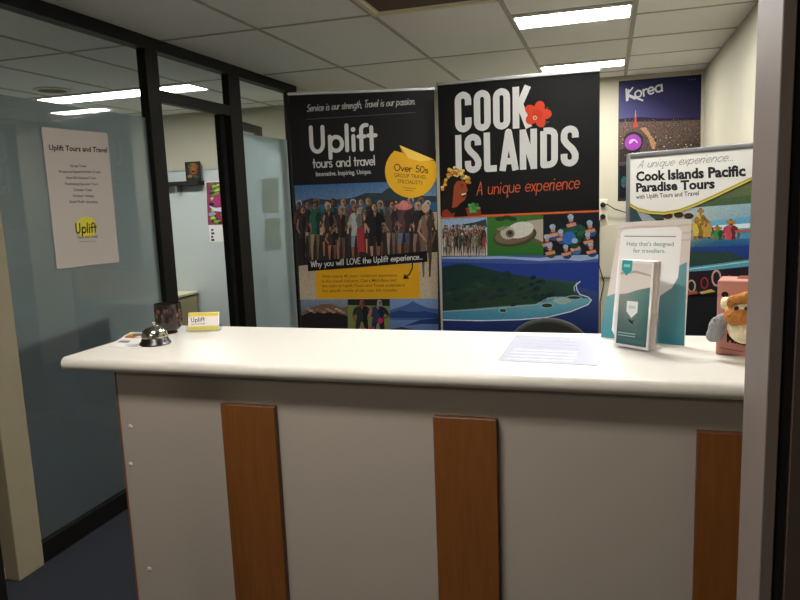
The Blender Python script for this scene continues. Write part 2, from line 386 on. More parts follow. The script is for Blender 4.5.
setp(link('wall_hall', b, 'cream'), 'cream walls of the entrance hall', 'wall', kind='structure')
b = NB(); box(b, (XL - .1, 2.03, 0), (-2.318, 2.163, ZC), bev=.004, seg=2); setp(link('wall_entry', b, 'post'), 'scuffed cream wall end at the far left', 'wall', kind='structure')
b = NB(); box(b, (-3.5, 2.012, 0), (-2.385, 2.03, .055), bev=.004); setp(link('baseboard_entry', b, 'lampframe'), 'low white baseboard against the cream wall end', 'baseboard', kind='structure')
# doorway the photograph is taken from: reveal, gap and dark door on the right, dark post on the left
b = NB(); box(b, (.1705, .82, 0), (.184, .95, ZC), bev=.001, seg=1); setp(link('trim_1', b, 'jamb'), 'lilac grey door lining at the right edge', 'trim', kind='structure')
b = NB(); box(b, (.184, .83, 0), (2.2, .95, ZC), mi=0); box(b, (.196, .815, 0), (2.2, .83, ZC), mi=1)
setp(link('wall_front', b, ['dark', 'brown']), 'dark brown wall beyond the grey door lining', 'wall', kind='structure')
b = NB(); box(b, (-1.0, .73, 0), (-.943, .80, 2.12)); setp(link('trim_2', b, 'frame'), 'dark door post at the lower left edge', 'trim', kind='structure')

# glazed office partition
pt = empty('window_1', (XP, 3.5, 0), 'glazed office partition with dark frame and frosted lower panes', 'window', kind='structure')
def pbox(name, y0, y1, z0, z1, m='frame', t=.035, bev=.004):
    b = NB(); box(b, (XP - t, y0, z0), (XP + t, y1, z1), bev=bev); return link(name, b, m, pt)
pbox('top_rail', 2.165, 5.0, 2.335, 2.4); pbox('bottom_rail', 2.165, 3.171, 0, .095, t=.024)
pbox('bottom_rail', 4.146, 4.851, 0, .095, t=.024)
pbox('post', 3.172, 3.28, 0, 2.34, t=.028); pbox('post', 4.0, 4.145, 0, 2.34, t=.026); pbox('post', 4.852, 4.908, 0, 2.34, t=.014)
pbox('transom_bar', 3.281, 3.999, 2.075, 2.14, t=.024)
pbox('end_stile', 2.165, 2.18, .095, 2.34, t=.012, bev=.001)
for y0, y1, z0, z1 in ((2.18, 3.172, .095, 2.335), (3.28, 4.0, 2.14, 2.335), (4.145, 4.852, .095, 2.335)):
    pbox('glass_pane', y0, y1, z0, z1, 'glass', .003, 0)
for y0, y1 in ((2.18, 3.172), (4.145, 4.852)):
    b = NB(); box(b, (XP - .0045, y0, .095), (XP - .0035, y1, 1.983)); link('frosted_film', b, 'film', pt)
b = NB(); box(b, (XP - .05, 5.0, 0), (XP + .02, YB, ZC)); setp(link('wall_partition', b, 'cream'), 'cream wall piece behind the left banner', 'wall', kind='structure')
# door leaf folded back behind the last pane
A0, A1 = Vector((-2.42, 3.99, 0)), Vector((-2.55, 4.80, 0)); du = (A1 - A0).normalized(); dn = Vector((-du.y, du.x, 0))
TD = Matrix(((du.x, dn.x, 0, A0.x), (du.y, dn.y, 0, A0.y), (0, 0, 1, 0), (0, 0, 0, 1)))
dr = empty('door_1', A0, 'glazed door with dark frame folded back into the office', 'door', kind='structure')
def dbox(name, lo, hi, m='frame', bev=.004):
    b = NB(); box(b, lo, hi, bev=bev, T=TD); return link(name, b, m, dr)
LD = (A1 - A0).length
dbox('stile', (0, -.02, .01), (.09, .02, 2.088)); dbox('stile', (LD - .09, -.02, .01), (LD, .02, 2.088))
dbox('rail', (.09, -.02, 2.03), (LD - .09, .02, 2.088)); dbox('rail', (.09, -.02, .01), (LD - .09, .02, .2))
dbox('door_glass', (.09, -.003, .2), (LD - .09, .003, 2.03), 'glass', 0)
hb = NB(); tube(hb, [TD @ Vector((LD - .05, -.02, 1.0)), TD @ Vector((LD - .05, -.055, 1.0)), TD @ Vector((LD - .16, -.055, 1.0))], .009); link('door_handle', hb, 'chrome', dr, True)
hb = NB()
for z in (.3, 1.05, 1.85): tube(hb, [TD @ Vector((-.006, -.022, z - .05)), TD @ Vector((-.006, -.022, z + .05))], .008)
link('hinge', hb, 'frame', dr, True)

# ------------------------------------------------------------------ ceiling things
def lamp(x0, x1, y0, y1, label, m='diffuser', group='recessed ceiling light panels'):
    t = empty('ceiling_light', ((x0 + x1) / 2, (y0 + y1) / 2, ZC - .012), label, 'ceiling light', group)
    b = NB(); f = .012
    for lo, hi in (((x0, y0), (x1, y0 + f)), ((x0, y1 - f), (x1, y1)), ((x0, y0 + f), (x0 + f, y1 - f)), ((x1 - f, y0 + f), (x1, y1 - f))):
        box(b, (*lo, ZC - .012), (*hi, ZC - .0005))
    link('frame', b, 'lampframe', t)
    b = NB(); box(b, (x0 + f, y0 + f, ZC - .009), (x1 - f, y1 - f, ZC - .004)); link('diffuser', b, m, t, label='glowing white diffuser')
lamp(-.474, .11, 3.64, 3.90, 'bright white ceiling light panel, the nearer and larger of the two above the right banner')
lamp(-.474, .11, 5.09, 5.32, 'bright white ceiling light panel just over the top edge of the right black banner')
lamp(-4.33, -2.92, 4.47, 4.75, 'long bright light panel seen through the clear glass above the frosted film', 'diffuser_office')
lamp(-.474, .11, 2.19, 2.45, 'white ceiling light panel above the counter')
lamp(-1.2, -.62, -1.5, -1.24, 'added unseen fill light panel behind the camera in the entrance hall', 'diffuser_fill')  # unseen fill panel, added to brighten counter front, jamb and wall end
lamp(-1.09, -.51, .6, .86, 'warm white ceiling light panel in the entrance hall', 'diffuser_dim')
v = empty('air_vent', (-.8, 3.02, ZC - .02), 'square cream return air vent with brown louvers in the ceiling', 'air vent')
b = NB(); x0, x1, y0, y1 = -1.098, -.498, 2.72, 3.308
for lo, hi, z in (((x0, y0), (x1, y0 + .03), .016), ((x0, y1 - .03), (x1, y1), .016), ((x0, y0), (x0 + .03, y1), .016), ((x1 - .03, y0), (x1, y1), .016),
               ((x0 + .03, y0 + .03), (x1 - .03, y0 + .045), .009), ((x0 + .03, y1 - .045), (x1 - .03, y1 - .03), .009), ((x0 + .03, y0 + .03), (x0 + .045, y1 - .03), .009), ((x1 - .045, y0 + .03), (x1 - .03, y1 - .03), .009)):
    box(b, (*lo, ZC - z), (*hi, ZC - .0005), bev=.003, seg=1)
link('vent_frame', b, 'ventframe', v)
b = NB()
for i in range(24):
    y = y0 + .05 + i * (y1 - y0 - .1) / 24; box(b, (x0 + .045, y, ZC - .008), (x1 - .045, y + .016, ZC - .005))
box(b, (x0 + .045, y0 + .045, ZC - .004), (x1 - .045, y1 - .045, ZC - .002), mi=1); link('louvers', b, ['louver', 'dark'], v)
v = empty('ceiling_speaker', (-3.93, 4.24, ZC - .012), 'round grey vent in the office ceiling before the long light', 'ceiling vent')
b = NB(); lathe(b, (-3.93, 4.24, ZC), [(.13, -.0005), (.13, -.008), (.115, -.014), (.10, -.010), (.10, -.0005)], 40); link('ring', b, 'ventframe', v, True)
b = NB(); lathe(b, (-3.93, 4.24, ZC), [(.0995, -.001), (.0995, -.007), (.0, -.009)], 40); link('grille', b, 'louver', v, True)

# ------------------------------------------------------------------ reception counter
CT = 1.12; YP = 1.47
ctr = empty('reception_counter', (-.35, 1.66, 0), 'white laminate reception counter with wooden strips on its front', 'counter')
b = NB()   # top with rounded front edge
pr = [(1.888, CT), (1.888, CT - .036), (1.425 + .012, CT - .036)]
pr += [(1.437 + .018 * math.cos(R(a)) - 0, CT - .018 + .018 * math.sin(R(a))) for a in range(270, 89, -15)][1:-1]
pr += [(1.437, CT)]
prism(b, [(-1.385, y, z) for y, z in pr], (2.07, 0, 0)); link('countertop', b, 'laminate', ctr, True, angle=50)
b = NB(); box(b, (-1.387, 1.435, CT - .034), (-1.3852, 1.886, CT - .002)); link('edge_band', b, 'post', ctr)
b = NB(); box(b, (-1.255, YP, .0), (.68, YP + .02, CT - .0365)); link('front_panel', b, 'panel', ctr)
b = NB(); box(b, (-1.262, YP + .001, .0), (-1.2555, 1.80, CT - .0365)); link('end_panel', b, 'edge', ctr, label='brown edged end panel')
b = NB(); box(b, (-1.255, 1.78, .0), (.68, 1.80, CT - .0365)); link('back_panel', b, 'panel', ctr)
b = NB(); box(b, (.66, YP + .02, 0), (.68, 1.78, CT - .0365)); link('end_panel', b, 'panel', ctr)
for x0, x1 in ((-.934, -.783), (-.381, -.235), (.1775, .325)):
    b = NB(); box(b, (x0, YP - .018, .03), (x1, YP - .0002, 1.0075), bev=.0015, seg=1)
    for f in b.faces:
        if f.normal.y > -.9: f.material_index = 1
    link('wooden_strip', b, ['wood', 'wooddark'], ctr)
PF = Plane((0, YP, 0), (0, 1, 0))
for q in ((130.5, 426.5), (130.5, 464), (149.5, 569)):
    b = NB(); p = PF.at(*q); r = bmesh.ops.create_uvsphere(b, u_segments=14, v_segments=8, radius=.007)
    for vv in r['verts']: vv.co = Vector((vv.co.x, min(vv.co.y * .4, 0), vv.co.z)) + p
    link('screw_cap', b, 'capmat', ctr, True)

# ------------------------------------------------------------------ things on the counter
TOP = Plane((0, 0, CT), (0, 0, 1))
def at_top(x, y, off=0.0): return TOP.at(x, y, off)
# call bell
c = at_top(155.5, 344); c.z = CT
t = empty('call_bell', c, 'chrome call bell on a black base at the left end of the counter', 'bell')
b = NB(); lathe(b, c, [(.0, .0005), (.043, .0005), (.044, .004), (.038, .012), (.036, .018), (.033, .021), (0, .021)], 40); link('bell_base', b, 'black', t, True)
b = NB(); lathe(b, c, [(.036, .0215)] + [(.036 * math.cos(R(a)) ** .8, .0225 + .032 * math.sin(R(a))) for a in range(0, 90, 8)] + [(.0035, .0545)], 40); link('bell_dome', b, 'chrome', t, True)
b = NB(); lathe(b, c, [(.003, .0545), (.003, .060), (.0055, .061), (.006, .064), (.003, .0665), (0, .067)], 20); link('button', b, 'chrome', t, True)
# patterned tumbler
c = at_top(170, 333); c.z = CT
t = empty('tumbler', c, 'dark tumbler with brown pattern behind the call bell', 'tumbler')
b = NB(); lathe(b, c, [(.0, .012), (.028, .012), (.0375, .022), (.040, .04), (.0405, .093), (.039, .093), (.038, .04), (.03, .024), (0, .02)], 40); link('bowl', b, 'cup', t, True)
b = NB(); lathe(b, c, [(0, .0005), (.023, .0005), (.024, .004), (.020, .008), (.027, .0118), (0, .0118)], 32); link('foot', b, 'amber', t, True, label='amber foot')
b = NB(); cl = b.loops.layers.float_color.new('Col')
rnd = random.Random(3)
for row, (zz, hh) in enumerate(((.073, .013), (.058, .011), (.042, .006))):
    for k in range(11):
        a0 = k * 2 * math.pi / 11 + row * .3; wd = rnd.uniform(.1, .3)
        pts = [(a0 + wd * math.cos(j * math.pi / 5), zz + rnd.uniform(-.002, .002) + hh * math.sin(j * math.pi / 5) * rnd.uniform(.25, 1)) for j in range(10)]
        f = b.faces.new([b.verts.new(c + Vector((.0409 * math.cos(a), .0409 * math.sin(a), z))) for a, z in pts])
        cc = lin(rnd.choice([(88, 58, 46), (70, 46, 38), (104, 78, 64), (50, 34, 30)])) + (1,)
        for l in f.loops: l[cl] = cc
link('brown_pattern', b, 'pr', t)
# business card holder
a, e = at_top(185.5, 332.5), at_top(219, 331.5); a.z = e.z = CT; u = (e - a); wd = u.length; u.normalize(); nb = Vector((-u.y, u.x, 0))
TH = Matrix(((u.x, nb.x, 0, a.x), (u.y, nb.y, 0, a.y), (0, 0, 1, CT), (0, 0, 0, 1)))
t = empty('card_holder', (a + e) / 2, 'clear acrylic business card holder beside the dark tumbler', 'card holder')
def bxT(bm, T, lo, hi, bev=0, mi=0): return box(bm, lo, hi, bev=bev, seg=1, mi=mi, T=T)
b = NB(); bxT(b, TH, (0, .0, .0005), (wd, .034, .003)); link('base', b, 'acrylic', t)
b = NB(); bxT(b, TH, (0, .0, .003), (wd, .002, .015)); link('front_lip', b, 'acrylic', t)
lean = .28
sh = Matrix.Shear('XY', 4, (0, 0)); S = Matrix.Identity(4); S[1][2] = lean; TS = TH @ S
b = NB(); bxT(b, TS, (0, .019, .003), (wd, .021, .05)); link('back_plate', b, 'acrylic', t)
b = NB(); bxT(b, TH, (wd - .002, .002, .003), (wd, .034, .02)); link('side_plate', b, 'acrylic', t)
b = NB(); bxT(b, TH, (0, .002, .003), (.002, .034, .02)); link('side_plate', b, 'acrylic', t)
bc = empty('business_card', TH @ Vector((wd / 2, .012, .004)), 'white business card with yellow bands reading Uplift in the clear holder', 'business card')
b = NB(); bxT(b, TS, (.005, .0085, .0035), (wd - .005, .0165, .0565)); link('card_stack', b, 'paper', bc)
q0 = TS @ Vector((.005, .0083, .0035)); q1 = TS @ Vector((wd - .005, .0083, .0035)); q2 = TS @ Vector((.005, .0083, .0565))
PC = Plane(q0, (q1 - q0).cross(q2 - q0)); P = Print(PC)
def onf(x, y): return q0 + (q1 - q0) * x + (q2 - q0) * y + PC.n * LAY
def quad(P, f, x0, y0, x1, y1, col, lay=1):
    P.face([f(x0, y0) + P.p.n * lay * LAY, f(x1, y0) + P.p.n * lay * LAY, f(x1, y1) + P.p.n * lay * LAY, f(x0, y1) + P.p.n * lay * LAY], col)
quad(P, onf, 0, 0, 1, 1, (238, 232, 232)); quad(P, onf, 0, .8, 1, 1, (226, 206, 84), 2); quad(P, onf, 0, 0, 1, .24, (214, 198, 92), 2)
lettering(P, 'Uplift', (191.5, 322.3), (205, 321.2), (191.2, 318.2), .16, (40, 38, 38), 3)
lettering(P, 'tours and travel', (191.5, 325), (205, 324.3), (191.4, 323.3), .14, (120, 116, 112), 3)
P.done('card_print', bc)
# leaflets lying under the bell
t = empty('leaflet', at_top(122, 343), 'white folded leaflet lying flat to the left of the call bell', 'leaflet')
qs = [at_top(*q) for q in ((108, 346.5), (139, 349.5), (151, 338.5), (124, 337))]
b = NB(); prism(b, [p + Vector((0, 0, .0005)) for p in qs], (0, 0, .0012)); link('sheet', b, 'paper', t)
P = Print(Plane((0, 0, CT + .0018), (0, 0, 1)))
P.poly([(117, 342.6), (128, 343), (131, 340.8), (121, 340.5)], (120, 122, 140)); P.poly([(124, 345.5), (137, 347), (139.5, 344.5), (128, 343.5)], (206, 202, 204))
P.done('print', t)
t = empty('brochure', at_top(137, 336), 'leaflet with an orange and yellow picture half under the call bell', 'brochure')
b = NB(); prism(b, [at_top(*q, .002) for q in ((123, 337.6), (146, 338.2), (153, 333.6), (131, 333))], (0, 0, .0012)); link('sheet', b, 'paper', t)
P = Print(Plane((0, 0, CT + .0033), (0, 0, 1)))
P.poly([(123.6, 337.4), (135, 337.6), (137, 336), (126.5, 335.6)], (214, 120, 42)); P.poly([(127, 335.5), (132, 335.7), (134.5, 333.8), (130, 333.5)], (214, 200, 60)); P.poly([(140, 335.4), (147, 335.6), (149, 334.2), (143, 333.9)], (206, 130, 70))
P.done('print', t)
b = NB(); tube(b, [at_top(133.5, 337.3, .0075), at_top(144, 336.9, .0075)], .0035, 10); setp(link('pen', b, 'alu', smooth=True), 'short grey pen lying on the leaflet left of the call bell', 'pen')
# document in a plastic sleeve
qs = [at_top(*q) for q in ((499, 361), (597, 366), (601, 340), (517, 336))]
t = empty('plastic_sleeve', at_top(553, 350), 'clear plastic sleeve with a white page lying flat on the counter', 'document sleeve')
b = NB(); prism(b, [p + Vector((0, 0, .0005)) for p in qs], (0, 0, .001)); link('page', b, mat('white_page', (222, 221, 226), .5), t)
b = NB(); prism(b, [p + Vector((0, 0, .002)) + (p - sum(qs, Vector()) / 4) * .02 for p in qs], (0, 0, .0006)); link('sleeve', b, 'sleeve', t)
P = Print(Plane((0, 0, CT + .0016), (0, 0, 1)))
for k in range(7):
    x0 = 522 - k * 2.4; y0 = 339.5 + k * 3.1
    P.poly([(x0, y0), (x0 + 60 + k, y0 + 2.8), (x0 + 59.5 + k, y0 + 4), (x0 - .7, y0 + 1.1)], (212, 211, 218))
P.done('page_print', t)
# A4 show card on an easel back
k0, k1 = at_top(600.5, 337.5), at_top(684.5, 346.5); u = (k1 - k0).normalized(); nb = Vector((-u.y, u.x, 0)); wd = (k1 - k0).length
lean = .2
up = (Vector((0, 0, 1)) + nb * lean).normalized(); nrm = u.cross(up).normalized()
PA = Plane(k0, nrm)
t = empty('show_card', (k0 + k1) / 2, 'teal and cream A4 show card reading Help that\'s designed for travellers', 'show card')
qs = [k0 + Vector((0, 0, .001)), k1 + Vector((0, 0, .001)), PA.at(691.5, 219), PA.at(619.5, 222.5)]
b = NB(); prism(b, qs, -PA.n * .002); link('card', b, 'paper', t)
b = NB(); m_ = (qs[0] + qs[1]) / 2; m2 = m_ + up * .17
prism(b, [m2 - u * .025 - PA.n * .003, m2 + u * .025 - PA.n * .003, m_ + u * .045 + nb * .09, m_ - u * .045 + nb * .09], nb * .0015); link('easel_back', b, 'matt', t)
P = Print(PA)
P.poly([(601, 337.2), (684.2, 346), (691.5, 219.2), (619.5, 222.7)], (226, 217, 211), 1)
P.poly([(601, 337.2), (684.2, 346), (687, 262), (660, 275), (625, 290), (605.5, 297)], [(74, 146, 160), (56, 132, 148), (108, 164, 172), (130, 172, 176), (126, 170, 174), (116, 164, 170)], 2)
for y0 in (228, 236, 243): P.poly([(618.8, y0), (640, y0 - 2.5), (665, y0 - 2), (691, y0 - 4.5), (691, y0 - 2.6), (660, y0 + .5), (640, y0 - .3), (618.6, y0 + 1.8)], (212, 200, 192), 1.5)
P.poly([(617, 340), (612, 330), (620, 240), (621, 233), (624, 230), (628, 229), (676, 226.5), (680, 228), (682, 232), (680, 262), (678, 278), (672, 288), (660, 296), (655, 340)], (250, 250, 250), 3)
P.line([(625, 236.3), (676, 236.6)], .9, (140, 142, 148), 4)
typeset(P, "Help that's designed", (627, 245.8), (674, 246.2), (627, 241.5), (90, 160, 160), 4, bold=.004)
typeset(P, "for travellers.", (633.5, 252.6), (665.5, 253), (633.5, 248.4), (90, 160, 160), 4, bold=.004)
P.done('card_print', t, 'prs')
# brochure holder with brochures
h0, h1 = at_top(613, 346.5), at_top(648.5, 352.5); u = (h1 - h0).normalized(); nb = Vector((-u.y, u.x, 0)); wd = (h1 - h0).length; dp = .034
TB = Matrix(((u.x, nb.x, 0, h0.x), (u.y, nb.y, 0, h0.y), (0, 0, 1, CT), (0, 0, 0, 1)))
S = Matrix.Identity(4); S[1][2] = .1; TBS = TB @ S
t = empty('brochure_holder', (h0 + h1) / 2, 'clear acrylic brochure holder standing in front of the teal show card', 'brochure holder')
b = NB(); bxT(b, TB, (-.002, -.004, .0005), (wd + .002, dp + .02, .0035)); link('base', b, 'acrylic', t)
b = NB(); prism(b, [TBS @ Vector(p) for p in ((0, -.002, .0035), (wd, -.002, .0035), (wd, -.002, .075), (wd - .02, -.002, .078), (wd - .03, -.002, .068), (.035, -.002, .058), (.022, -.002, .085), (0, -.002, .088))], TBS.to_3x3() @ Vector((0, .0015, 0))); link('front_pocket', b, 'acrylic', t)
for x in (-.0018, wd):
    b = NB(); bxT(b, TBS, (x, -.0005, .0035), (x + .0018, dp - .0005, .09)); link('side_plate', b, 'acrylic', t)
b = NB(); bxT(b, TBS, (0, dp, .0035), (wd, dp + .002, .205)); link('back_plate', b, 'acrylic', t)
def brochure(y, label, group=None, front=False):
    o = empty('travel_brochure', TBS @ Vector((wd / 2, y, .004)), label, 'brochure', group)
    j = 0 if front else random.uniform(0, .0022)
    b = NB(); bxT(b, TBS, (.002, y, .004), (wd - .002 - j, y + .0026, .214 - j), bev=.0004); link('folded_sheet', b, 'paper', o)
    return o
fb = brochure(.0005, 'front travel brochure in the clear holder, teal below and sandy above with white shield', front=True)
q0 = TBS @ Vector((.002, .0004, .004)); q1 = TBS @ Vector((wd - .002, .0004, .004)); q2 = TBS @ Vector((.002, .0004, .214))
PB = Plane(q0, (q1 - q0).cross(q2 - q0)); P = Print(PB)
def onf(x, y): return q0 + (q1 - q0) * x + (q2 - q0) * y
quad(P, onf, 0, 0, 1, 1, (236, 232, 230), .5)
def pf(P, f, pts, col, lay): P.face([f(*p) + P.p.n * lay * LAY for p in pts], col)
pf(P, onf, [(.06, .03), (.94, .03), (.94, .97), (.06, .97)], (222, 213, 207), 1)
pf(P, onf, [(.06, .03), (.94, .03), (.94, .71), (.6, .67), (.3, .62), (.06, .6)], [(28, 84, 88), (30, 88, 90), (88, 130, 126), (110, 142, 136), (128, 146, 138), (140, 150, 142)], 2)
pf(P, onf, [(.06, .86), (.5, .89), (.94, .85), (.94, .83), (.5, .86), (.06, .83)], (184, 172, 164), 1.5)
def shield(cx, cy, s, col, lay): pf(P, onf, [(cx - s, cy + s * .5), (cx + s, cy + s * .5), (cx + s, cy - s * .25), (cx, cy - s * .7), (cx - s, cy - s * .25)], col, lay)
shield(.24, .925, .15, (58, 160, 162), 3); pf(P, onf, [(.15, .92), (.33, .92), (.33, .955), (.15, .955)], (150, 206, 206), 4)
shield(.47, .455, .16, (226, 230, 228), 3); pf(P, onf, [(.37, .45), (.57, .45), (.57, .485), (.37, .485)], (196, 206, 206), 4)
pf(P, onf, [(.36, .335), (.5, .31), (.62, .345), (.52, .30), (.54, .275), (.45, .285), (.40, .31)], (22, 44, 44), 3)
for y_ in (.155, .125): pf(P, onf, [(.1, y_), (.62, y_ + .002), (.62, y_ + .012), (.1, y_ + .01)], (176, 204, 202), 3)
P.done('cover_print', fb, 'prs')
for k in range(8): brochure(.0045 + k * .0036, 'travel brochure stacked behind the teal front one in the clear holder', 'brochures behind the front one in the clear holder')
# pink gift box with a plush toy
bx0 = at_top(715.5, 354.5); rot = R(-14); nb = Vector((-math.sin(rot), math.cos(rot), 0)); u = Vector((math.cos(rot), math.sin(rot), 0))
TX = Matrix(((u.x, nb.x, 0, bx0.x), (u.y, nb.y, 0, bx0.y), (0, 0, 1, CT), (0, 0, 0, 1)))
t = empty('gift_box', TX @ Vector((.055, .04, .0)), 'dusty pink cardboard box at the right end of the counter', 'box')
b = NB(); bxT(b, TX, (0, 0, .0005), (.115, .085, .172), bev=.002); link('carton', b, 'pinkbox', t)
b = NB(); prism(b, [TX @ Vector(p) for p in ((.035, .04, .172), (.075, .04, .172), (.068, .04, .179), (.042, .04, .179))], TX.to_3x3() @ Vector((0, .003, 0))); link('carry_tab', b, 'pinkbox', t)
PX = Plane(bx0, nb); P = Print(PX)
P.ell(725, 294.5, 3.6, 3, (26, 20, 20), 1); P.done('finger_hole', t); P = Print(PX)
lettering(P, 'MONEY', (727.5, 341.5), (750, 345.5), (727.2, 334.3), .26, (40, 28, 28), 1, font=dict(G, M=(.85, [[(.05, 0), (.1, 1), (.4, .3), (.7, 1), (.76, 0)]]), N=(.72, [[(.05, 0), (.05, 1), (.58, 0), (.58, 1)]]), Y=(.66, [[(.02, 1), (.3, .5), (.58, 1)], [(.3, .5), (.3, 0)]])))
P.line([(719.5, 347.5), (743, 351.8)], .8, (120, 74, 66), 1)
P.done('box_lettering', t)
def blob(name, spheres, m, parent, vox=.004):
    b = NB()
    for c_, r_ in spheres: ball(b, TX @ (Vector(c_) + Vector((0, -.011, 0))), r_, 3)
    o = link(name, b, m, parent, True)
    md = o.modifiers.new('union', 'REMESH'); md.mode = 'VOXEL'; md.voxel_size = vox; md.use_smooth_shade = True
    sm = o.modifiers.new('soft', 'SMOOTH'); sm.iterations = 3
    return o
t = empty('plush_toy', TX @ Vector((.06, -.04, .0)), 'small cream and brown plush dog held against the pink box', 'plush toy')
blob('body', [((.060, -.018, .075), (.036, .024, .040)), ((.072, -.018, .105), (.034, .026, .032)), ((.05, -.02, .115), .024), ((.026, -.012, .122), (.018, .014, .016)), ((.020, -.010, .128), .011), ((.085, -.022, .07), .026)], 'furw', t)
blob('brow', [((.046, -.034, .136), (.022, .014, .012)), ((.066, -.03, .141), (.024, .018, .014)), ((.086, -.026, .138), (.02, .018, .014)), ((.033, -.032, .126), (.010, .010, .014))], 'furb', t)
blob('muzzle', [((.042, -.042, .098), (.022, .016, .019)), ((.058, -.044, .100), (.018, .015, .018)), ((.032, -.038, .104), (.014, .012, .014))], 'furb', t)
b = NB()
for x in (.044, .064): ball(b, TX @ Vector((x, -.055, .119)), .005, 2)
link('eyes', b, 'black', t, True)
blob('paw', [((.004, -.026, .066), (.018, .015, .030)), ((.016, -.024, .088), (.015, .012, .016)), ((-.004, -.028, .052), (.014, .012, .016))], 'furg', t)

# ------------------------------------------------------------------ roller banners
def banner(label, corners, z, Ylow=.09):
    (l, r) = [Vector(c) for c in corners]; u = (r - l).normalized(); n = Vector((u.y, -u.x, 0)); w = (r - l).length
    pl = Plane((l.x, l.y, z), n)
    t = empty('roller_banner', ((l.x + r.x) / 2, (l.y + r.y) / 2, 0), label, 'banner')
    T = Matrix(((u.x, -n.x, 0, l.x), (u.y, -n.y, 0, l.y), (0, 0, 1, 0), (0, 0, 0, 1)))
    b = NB(); box(b, (0, .0005, Ylow), (w, .002, z), T=T); link('banner_sheet', b, 'matt', t)
    b = NB(); box(b, (-.004, -.004, z - .004), (w + .004, .012, z + .014), bev=.003, T=T); link('top_rail', b, 'alu', t)
    b = NB(); box(b, (-.01, -.09, 0), (w + .01, .09, .09), bev=.012, seg=3, T=T); link('base_cassette', b, 'alu', t)
    b = NB(); tube(b, [T @ Vector((w / 2, .045, .089)), T @ Vector((w / 2, .045, z - .05)), T @ Vector((w / 2, .012, z + .003))], .008); link('support_pole', b, 'alu', t, True)
    return t, pl
# ---- left banner
t, PU = banner('tall black and gold roller banner on the left, reading Uplift tours and travel', [(-1.791, 3.752), (-.979, 4.003)], 2.13)
P = Print(PU, .86)
P.poly([(288.7, 95.5), (434, 90), (438.3, 334), (301.8, 334)], (13, 12, 12), 1)
P.done('black_print', t)
P = Print(PU, .86)
lettering(P, 'Service is our strength, Travel is our passion.', (307, 111.6), (415, 104.2), (306.8, 104.6), .10, (205, 202, 196), 2, slant=.22, wob=.03)
for k in range(54):
    x = 307.5 + k * 2.02; y = 119.3 - (x - 307.5) * .0635; P.ell(x, y, .5, .4, (130, 128, 122), 2, 6)
P.done('slogan_lettering', t)
P = Print(PU, .86)
lettering(P, 'Uplift', (310.4, 152.5), (376.5, 149.5), (309.3, 127.5), .16, (222, 218, 214), 2)
lettering(P, 'tours and travel', (313.3, 168), (375.5, 165), (312.8, 158.6), .125, (214, 210, 206), 2)
P.done('title_lettering', t)
P = Print(PU, .86); typeset(P, 'Innovative. Inspiring. Unique.', (316, 176.3), (371.5, 173.6), (315.8, 171.6), (190, 186, 182), 2, bold=.01); P.done('tagline_lettering', t)
P = Print(PU, .86)   # group photograph
P.poly([(294.3, 185.5), (436, 180), (436.6, 205), (295.5, 205)], [(58, 98, 150), (70, 112, 158), (120, 146, 168), (96, 128, 164)], 2)
P.poly([(295.5, 203), (312, 198), (330, 200), (352, 198), (366, 193), (382, 193), (388, 188), (402, 187), (412, 192), (424, 196), (436.3, 196), (436.5, 206), (296, 208)], (44, 58, 66), 2.3)
P.poly([(295.8, 205), (436.6, 202), (437, 216), (296.5, 216)], (52, 92, 130), 2.5)
P.poly([(296.2, 214), (437, 212), (437.9, 300), (300.2, 300)], [(178, 158, 132), (186, 164, 138), (196, 178, 152), (190, 172, 148)], 2.6)
P.poly([(296.6, 236), (437.1, 230), (437.4, 252), (297.6, 266)], (46, 38, 38), 2.7)
rnd = random.Random(11)
shirts = [(40, 84, 74), (52, 44, 48), (36, 34, 40), (150, 146, 140), (110, 60, 70), (44, 60, 92), (96, 92, 88), (60, 40, 44), (128, 116, 96)]
skins = [(176, 124, 92), (160, 106, 78), (196, 146, 112), (120, 80, 60)]; hairs = [(60, 48, 40), (180, 172, 160), (36, 28, 26), (130, 110, 86), (206, 200, 190)]
for i in range(16):
    x = 300 + i * 8.6 + rnd.uniform(-2, 2); P.fig(x, 199.5 - (x - 300) * .012 + rnd.uniform(-2, 2), 56, 10, rnd.choice(shirts), rnd.choice(skins), rnd.choice(hairs), rnd.choice([(60, 52, 50), (150, 132, 110), (40, 38, 44)]), 3)
for i, (x, sh, lg, w) in enumerate([(302, (54, 48, 52), (40, 36, 40), 10), (315.5, (38, 96, 76), (168, 150, 110), 13), (329, (52, 44, 46), (46, 40, 42), 12), (341, (62, 40, 48), (150, 116, 92), 12), (356, (176, 182, 172), (150, 156, 160), 14), (375, (30, 28, 32), (34, 30, 34), 18), (391, (74, 66, 68), (176, 150, 120), 13), (404, (86, 62, 66), (110, 122, 150), 15), (418, (40, 34, 36), (160, 120, 96), 12)]):
    P.fig(x, 204 - i * .3 + rnd.uniform(-2, 2), 58, w, sh, skins[i % 3], hairs[(i * 2) % 5], lg, 4.5)
P.fig(426.5, 203, 74, 15, (120, 96, 78), (186, 138, 108), (206, 196, 176), (120, 96, 80), 5.5)
P.ell(404, 206.5, 8.5, 3.6, (196, 112, 104), 6); P.ell(404, 204.5, 4.5, 4, (206, 124, 114), 6.2)
P.fig(332, 226, 34, 12, (58, 46, 48), (176, 120, 92), (48, 38, 34), (176, 120, 92), 5.6)
P.poly([(357, 228), (364, 228), (365, 252), (358, 252)], (156, 48, 54), 6)
P.done('group_photo', t, 'ph')
P = Print(PU, .86)
P.ell(411, 171.3, 26, 26.5, (234, 176, 32), 8, 36)
P.poly([(392, 150), (399, 144), (410, 140), (436, 150), (436, 161), (428, 160)], (13, 12, 12), 8.6)
